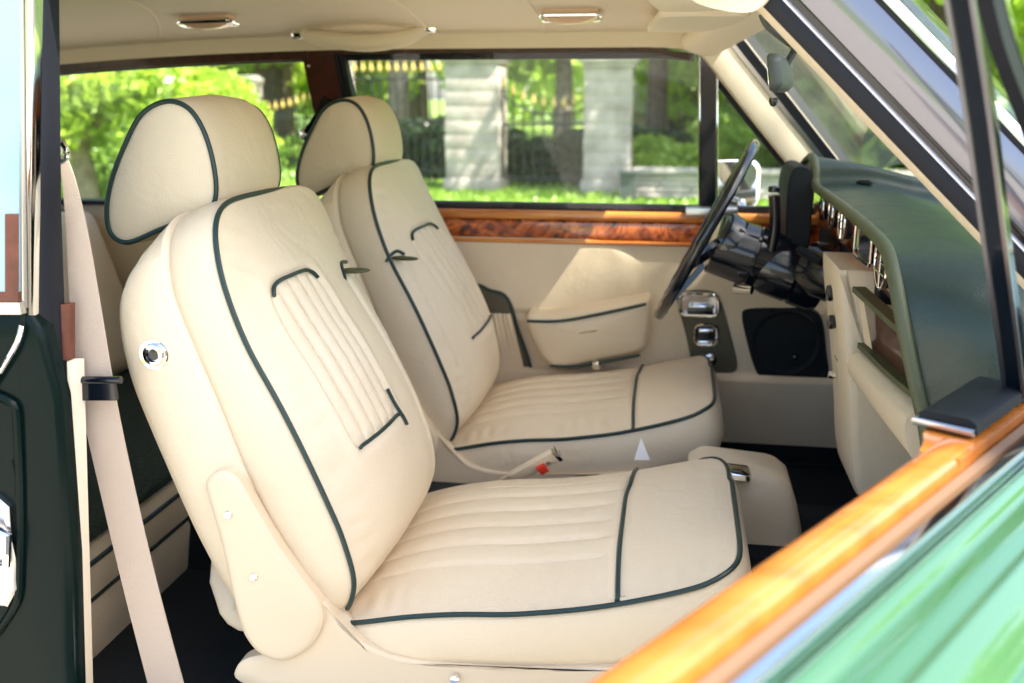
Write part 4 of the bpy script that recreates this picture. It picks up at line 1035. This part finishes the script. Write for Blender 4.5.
bm = B(); lathe(bm, c0, cdir, [(0, .055), (.004, .066), (.09, .070), (.092, .064), (.096, .064), (.098, .071), (.16, .066), (.165, .05), (.30, .045)], 40); link('column_shroud', bm, 'black', sc_)
bm = B(); lathe(bm, c0+cdir*.001, cdir, [(-.006, .050), (.0, .058), (.004, .060)], 36); link('shroud_ring', bm, 'beigep', sc_)
bm = B(); c1 = at(757, 262, Y=.37); lathe(bm, c1, cdir, [(0, .045), (.006, .058), (.03, .064), (.08, .066), (.084, .060), (.088, .067), (.13, .070), (.15, .062), (.155, .03)], 40); link('column_cowl', bm, 'black', sc_); bm = B(); lathe(bm, at(806, 262, Y=.31), (.5, -.35, -.2), [(0, .03), (.006, .05), (.05, .062), (.09, .055), (.1, .03)], 36); link('ignition_housing', bm, 'black', sc_)
bm = B(); tube(bm, crom([at(770, 255, Y=.33), at(775, 225, Y=.32), at(774, 195, Y=.31)], 4), [.012]*9, 14); lathe(bm, at(774, 192, Y=.31), (0, 0, 1), [(0, .013), (.01, .013), (.013, .009), (.014, 0)], 18); link('gear_selector', bm, 'black', sc_)
bm = B(); tube(bm, [at(735, 288, Y=.32), at(752, 290, Y=.3)], [.012, .010], 12); link('indicator_stalk', bm, 'chrome', sc_)
bm = B(); tube(bm, [at(800, 250, Y=.28), at(822, 262, Y=.2)], [.010, .008], 12); link('column_bracket', bm, 'blackm', sc_)

# ---- near door jamb / quarter
jb = empty('door_jamb', (0, 0, 0), parent=car)
def jpt(x, y, Y=-.70): return at(x, y, Y=Y)
def vstrip(name, m, xa, xb, y0, y1, Ya, Yb, th=.02, parent=jb, n=6, dx=0):
    """vertical strip between pixel columns (xa..xb) given as functions of y"""
    bm = B(); L_ = []
    for i in range(n+1):
        y = y0+(y1-y0)*i/n; a, b = at(xa(y), y, Y=Ya), at(xb(y), y, Y=Yb); nn = V((0, -1, 0)); m_ = (a+b)/2+nn*(b-a).length*.18
        L_.append([a, a.lerp(m_, .5)+nn*(b-a).length*.07, m_, m_.lerp(b, .5)+nn*(b-a).length*.07, b, b-nn*th, a-nn*th])
    rings(bm, L_, True, True, True); return link(name, bm, m, parent)
sealL = interp([(-60, 36), (420, 35), (560, 40), (760, 49)])
sealR = interp([(-60, 49), (200, 52), (300, 54), (420, 62), (560, 67), (760, 78)])
vstrip('door_seal', 'rubber', sealL, sealR, -60, 760, -.72, -.70)
vstrip('chrome_pillar', 'chrome', lambda y: 25+y*.012, lambda y: 36, -60, 315, -.735, -.725)
vstrip('chrome_pillar', 'satin', lambda y: 19+y*.008, lambda y: 24.5+y*.012, -60, 308, -.74, -.735)
vstrip('cream_edge', 'liner', lambda y: 68+(y-400)*.03, lambda y: 77+(y-400)*.03, 362, 760, -.69, -.68)
vstrip('tan_tab', 'tan', lambda y: 54+(y-300)*.03, lambda y: 70, 304, 360, -.688, -.683, .012)
# painted jamb below the waist
bm = B(); px = [(-90, 322), (25, 306), (40, 330), (58, 400), (70, 560), (76, 760), (-90, 760)]
O = crom([at(x, y, Y=-.735) for x, y in px], 5, True)
O = [at(x, y, Y=-.735) for x, y in px]
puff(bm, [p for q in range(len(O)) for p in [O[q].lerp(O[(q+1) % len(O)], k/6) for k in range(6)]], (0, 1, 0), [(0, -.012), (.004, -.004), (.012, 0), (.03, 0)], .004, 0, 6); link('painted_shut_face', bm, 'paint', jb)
bm = B(); O = crom([at(x, y, Y=-.742) for x, y in ((-30, 420), (10, 402), (18, 440), (20, 560), (12, 610), (-30, 640))], 5, True); tube(bm, O, .006, 8, True); link('shut_face_edge', bm, 'paint', jb)
bm = B(); tube(bm, crom([at(x, y, Y=-.745) for x, y in ((-30, 420), (0, 372), (16, 345), (22, 325))], 5), .0035, 8); link('shut_edge', bm, 'chrome', jb)
stp = empty('door_striker', (0, 0, 0), parent=jb)
bm = B(); O = [at(x, y, Y=-.75) for x, y in ((-22, 505), (-6, 496), (8, 508), (10, 540), (14, 558), (16, 590), (6, 608), (-22, 604))]
puff(bm, O, (0, 1, 0), [(0, -.004), (.003, 0), (.014, 0)], 0, 0, 3); stp = link('striker_plate', bm, 'satin', stp)
jb_st = stp
bm = B(); tube(bm, [at(-12, 525, Y=-.762), at(8, 535, Y=-.76), at(6, 565, Y=-.76), at(-14, 572, Y=-.762)], .006, 8); link('striker_bolt', bm, 'chrome', jb_st.parent)
# rear quarter window (near side) & skin
qw = empty('quarter_window', (0, 0, 0), parent=car)
Yq = -.7455
pane('window_pane', [at(-120, -60, Y=Yq), at(19, -60, Y=Yq), at(19, 292, Y=Yq), at(-120, 293, Y=Yq)], qw, 'sky_reflection')  # opaque pane, its sky reflection is painted in pale blue
bm = B(); sweep(bm, [at(-120, 308, Y=-.745), at(22, 308, Y=-.745)], [(-.008, -.004), (.008, -.004), (.008, .01), (-.008, .01)], (0, 0, 1)); link('window_chrome', bm, 'satin', qw)
bm = B(); O = [at(x, y, Y=-.747) for x, y in ((-120, 293), (5, 292), (5, 214), (18, 214), (18, 302), (-120, 304))]; rings(bm, [O, [p+V((0, .012, 0)) for p in O]], True, True, True); link('wood_capping', bm, 'tan', qw, smooth=False)
bm = B(); box(bm, (-1.56, -.765, .60), (1.1, .05, .66), .02); link('rear_quarter_panel', bm, 'paint', car)
bm = B(); rings(bm, [[(x, -.69, .93), (x, -.66, 1.40-.10*max(0, (-x-1.2)/.8)**2), (x, -.70, 1.42-.10*max(0, (-x-1.2)/.8)**2), (x, -.74, .93)] for x in (-1.12, -1.3, -1.5, -1.7, -1.9, -2.05)], True, True, True); link('rear_pillar', bm, 'paint', car)
# near side interior trim behind jamb
bm = B(); box(bm, (-1.40, -.675, .62), (.98, .03, .66), .01); link('rear_side_trim_near', bm, 'cream', car).name = 'rear_side_trim'

# ---- seat belt (near)
sb = empty('seat_belt', (0, 0, 0), parent=car)
top = at(62, 165, Y=-.64)
bm = B()
P = [(61, 168, 77, -.655), (66, 230, 98-2, -.65), (74, 300, 120-14, -.65), (84, 388, 121, -.645), (104, 480, 138, -.64), (127, 580, 161, -.64), (158, 700, 190, -.64)]
La = []; 
L0 = crom([at(a, y, Y=Y) for a, y, b, Y in ((58, 156, 66, -.655), (62, 180, 75, -.655), (66, 230, 87, -.655), (70, 310, 101, -.65), (80, 400, 116, -.645), (102, 500, 137, -.64), (126, 600, 161, -.64), (152, 700, 188, -.64))], 5)
L1 = crom([at(b, y, Y=Y) for a, y, b, Y in ((58, 156, 66, -.655), (62, 180, 75, -.655), (66, 230, 87, -.655), (70, 310, 101, -.65), (80, 400, 116, -.645), (102, 500, 137, -.64), (126, 600, 161, -.64), (152, 700, 188, -.64))], 5)
rings(bm, [[a, b, b+V((0, .002, 0)), a+V((0, .002, 0))] for a, b in zip(L0, L1)], True, True, True); link('webbing', bm, 'web', sb, smooth=False)
bm = B(); c = at(60, 151, Y=-.655); tube(bm, [c+V((.0095*cos(a), -.003*sin(a), .014*sin(a)))+V((.0, 0, 0)) for a in [2*pi*k/24 for k in range(24)]], .0042, 8, True); tube(bm, [c, c+V((-.05, 0, 0))], .006, 8); link('belt_loop', bm, 'chrome', sb)
bm = B(); a, b = at(70, 381, Y=-.665), at(121, 380, Y=-.665); tube(bm, [a-V((.03, 0, 0)), b], .0055, 10); sweep(bm, [at(70, 392, Y=-.663)-V((.03, 0, 0)), at(116, 391, Y=-.663)], [(-.013, -.004), (.013, -.004), (.013, .004), (-.013, .004)], (0, 0, 1)); link('belt_guide', bm, 'black', sb)

# ---- near door, open
nd = empty('car_door', (0, 0, 0), parent=car); nd['label'] = 'open near door seen over its top, honey wood capping and green outer skin'
H = V((.37, -.79, .93)); dd = V((-.54, -.842, 0)).normalized(); dn = V((.842, -.54, 0)).normalized()
def dp(s, w_, z): return V((H.x, H.y, 0))+dd*s+dn*w_+V((0, 0, z))
def dsweep(name, m, prof, s0=-.02, s1=1.25, n=30, closed=True, parent=nd, fz=lambda s: 0):
    bm = B(); rings(bm, [[dp(s0+(s1-s0)*i/n, w_, z+fz(s0+(s1-s0)*i/n)) for w_, z in prof] for i in range(n+1)], closed, closed, closed); return link(name, bm, m, parent)
dsweep('wood_capping', 'orangedoor', [(-.017, .898), (-.020, .915), (-.018, .925), (-.012, .9295), (.010, .9295), (.016, .925), (.018, .915), (.018, .90)], .17)
dsweep('capping_step', 'fawn', [(.0185, .900), (.0185, .915), (.023, .919), (.031, .917), (.034, .90)])
dsweep('glass_channel', 'rubber', [(.0345, .905), (.0345, .914), (.037, .916), (.039, .914), (.039, .905)])
dsweep('waist_chrome', 'chrome', [(.0395, .905), (.0395, .919), (.043, .925), (.050, .924), (.053, .916), (.053, .905)])
prof = [(p.x-.0228, p.y) for p in crom([(.0765, .902, 0), (.077, .910, 0), (.084, .916, 0), (.091, .912, 0), (.097, .906, 0), (.112, .905, 0), (.125, .901, 0), (.131, .903, 0), (.137, .899, 0), (.150, .888, 0), (.162, .872, 0), (.167, .870, 0), (.171, .863, 0), (.176, .84, 0), (.184, .80, 0), (.19, .70, 0), (.184, .5, 0), (.168, .32, 0), (.15, .28, 0)], 4)]
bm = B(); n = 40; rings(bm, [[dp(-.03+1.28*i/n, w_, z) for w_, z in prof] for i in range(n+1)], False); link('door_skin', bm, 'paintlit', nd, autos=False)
dsweep('door_card', 'cream', [(-.012, .28), (-.012, .872), (.0, .875), (.04, .875), (.04, .28)], -.02)
dsweep('walnut_rail', 'burl', [(-.014, .876), (-.014, .898), (0, .899), (.03, .899), (.03, .876)], .0)
bm = B(); rings(bm, [[dp(s, w_, .9275), dp(s, w_-.001, .90), dp(s, .017, .90), dp(s, .017, .9275)] for s, w_ in ((-.02, -.044), (.05, -.044), (.13, -.042), (.165, -.036), (.19, -.026), (.22, -.0195))], True, True, True); link('capping_flare', bm, 'orangedoor', nd)
bm = B(); prof = [(-.046, .9315), (-.048, .942), (-.042, .946), (.0, .946), (.008, .942), (.010, .9315)]
rings(bm, [[dp(s, w_, z) for w_, z in prof] for s in (-.02, .03, .10, .150)], True, True, True); link('capping_end', bm, 'blackm', nd)
bm = B(); tube(bm, [dp(-.02, -.049, .934), dp(.153, -.049, .934), dp(.1535, .008, .934)], .004, 8); link('capping_chrome', bm, 'satin', nd)
# front frame of the door glass
v0, v1 = dp(-.01, .03, .90), dp(.345, .0, 1.37)
v0 = at(1022, 430, Z=.92); 
def inplane(x, y, w_=0.0):
    d = ray(x, y); p0 = dp(0, w_, 0); t = ((p0-CAM).dot(dn))/d.dot(dn); return CAM+d*t
q0, q1 = inplane(1021, 420), inplane(962, -20); 
Ds = (q1-q0).normalized(); sd_ = dd.cross(V((0, 0, 1))); 
sid = (dd-Ds*dd.dot(Ds)).normalized()
curve = crom([q0-(q1-q0)*.05, inplane(1013, 350), inplane(997, 230), inplane(982, 110), q1, inplane(958, -50)], 5)
bm = B(); sweep(bm, curve, [(-.009, -.009), (.009, -.009), (.009, .009), (-.009, .009)], dd); wf = link('window_frame', bm, 'black', nd)
for s_, nm in ((-.0095, 0), (.0095, 1)):
    bm = B(); sweep(bm, curve, [(.0092, s_-.002), (.0115, s_-.002), (.0115, s_+.002), (.0092, s_+.002)], dd); link('frame_bead', bm, 'satin', wf)
c2 = crom([inplane(1100, 300, .03), inplane(1060, 200, .03), inplane(1022, 100, .03), inplane(1000, 40, .03), inplane(985, -20, .03), inplane(975, -60, .03)], 5)
bm = B(); sweep(bm, c2, [(-.008, -.006), (.008, -.006), (.008, .006), (-.008, .006)], dd); qf = link('quarter_light_frame', bm, 'rubber', nd)
bm = B(); sweep(bm, c2, [(-.016, -.007), (-.009, -.007), (-.009, .007), (-.016, .007)], dd); link('frame_bead', bm, 'chrome', qf)

# ---- outer body ahead: scuttle, bonnet, wings
bm = B(); G = []
for i in range(21):
    x = .60+1.5*i/20; G.append([V((x, y, .985-.06*(i/20)**2-.10*(abs(y)/.8)**4)) for y in [-.74+1.52*k/24 for k in range(25)]])
rings(bm, G, False); link('bonnet', bm, 'paintlit', car, autos=False)
for sy in (-1, 1):
    bm = B(); yy = -.77 if sy < 0 else .80
    G = []
    for i in range(13):
        x = .44+1.6*i/12; G.append([V((x, yy-sy*-.0-sy*.045, .90)), V((x, yy-sy*.02, .885)), V((x, yy, .85)), V((x, yy+sy*.02, .70)), V((x, yy+sy*.015, .5)), V((x, yy, .3))])
    rings(bm, G, False); link('front_wing', bm, 'paintlit', car, autos=False)
bm = B(); rings(bm, [[(-2.10, y, z) for y, z in ((-.70, .93), (.74, .93), (.70, 1.40), (-.66, 1.40))], [(-2.10, y, z) for y, z in ((-.5, 1.04), (.54, 1.04), (.48, 1.30), (-.44, 1.30))]], True); link('rear_window_surround', bm, 'liner', car, smooth=False)
bm = B(); box(bm, (-1.9, .02, .62), (.06, 1.4, .62)); box(bm, (-2.4, .02, .88), (1.0, 1.5, .06), .02); link('rear_deck', bm, 'paint', car)
bm = B(); box(bm, (-1.56, .80, .60), (1.3, .05, .66), .02); box(bm, (-1.0, .80, .62), (.3, .05, .62), .01); link('rear_quarter_panel', bm, 'paint', car)
pane('rear_window', [(-2.2, -.6, .95), (-2.2, .62, .95), (-1.98, .55, 1.38), (-1.98, -.55, 1.38)], car)
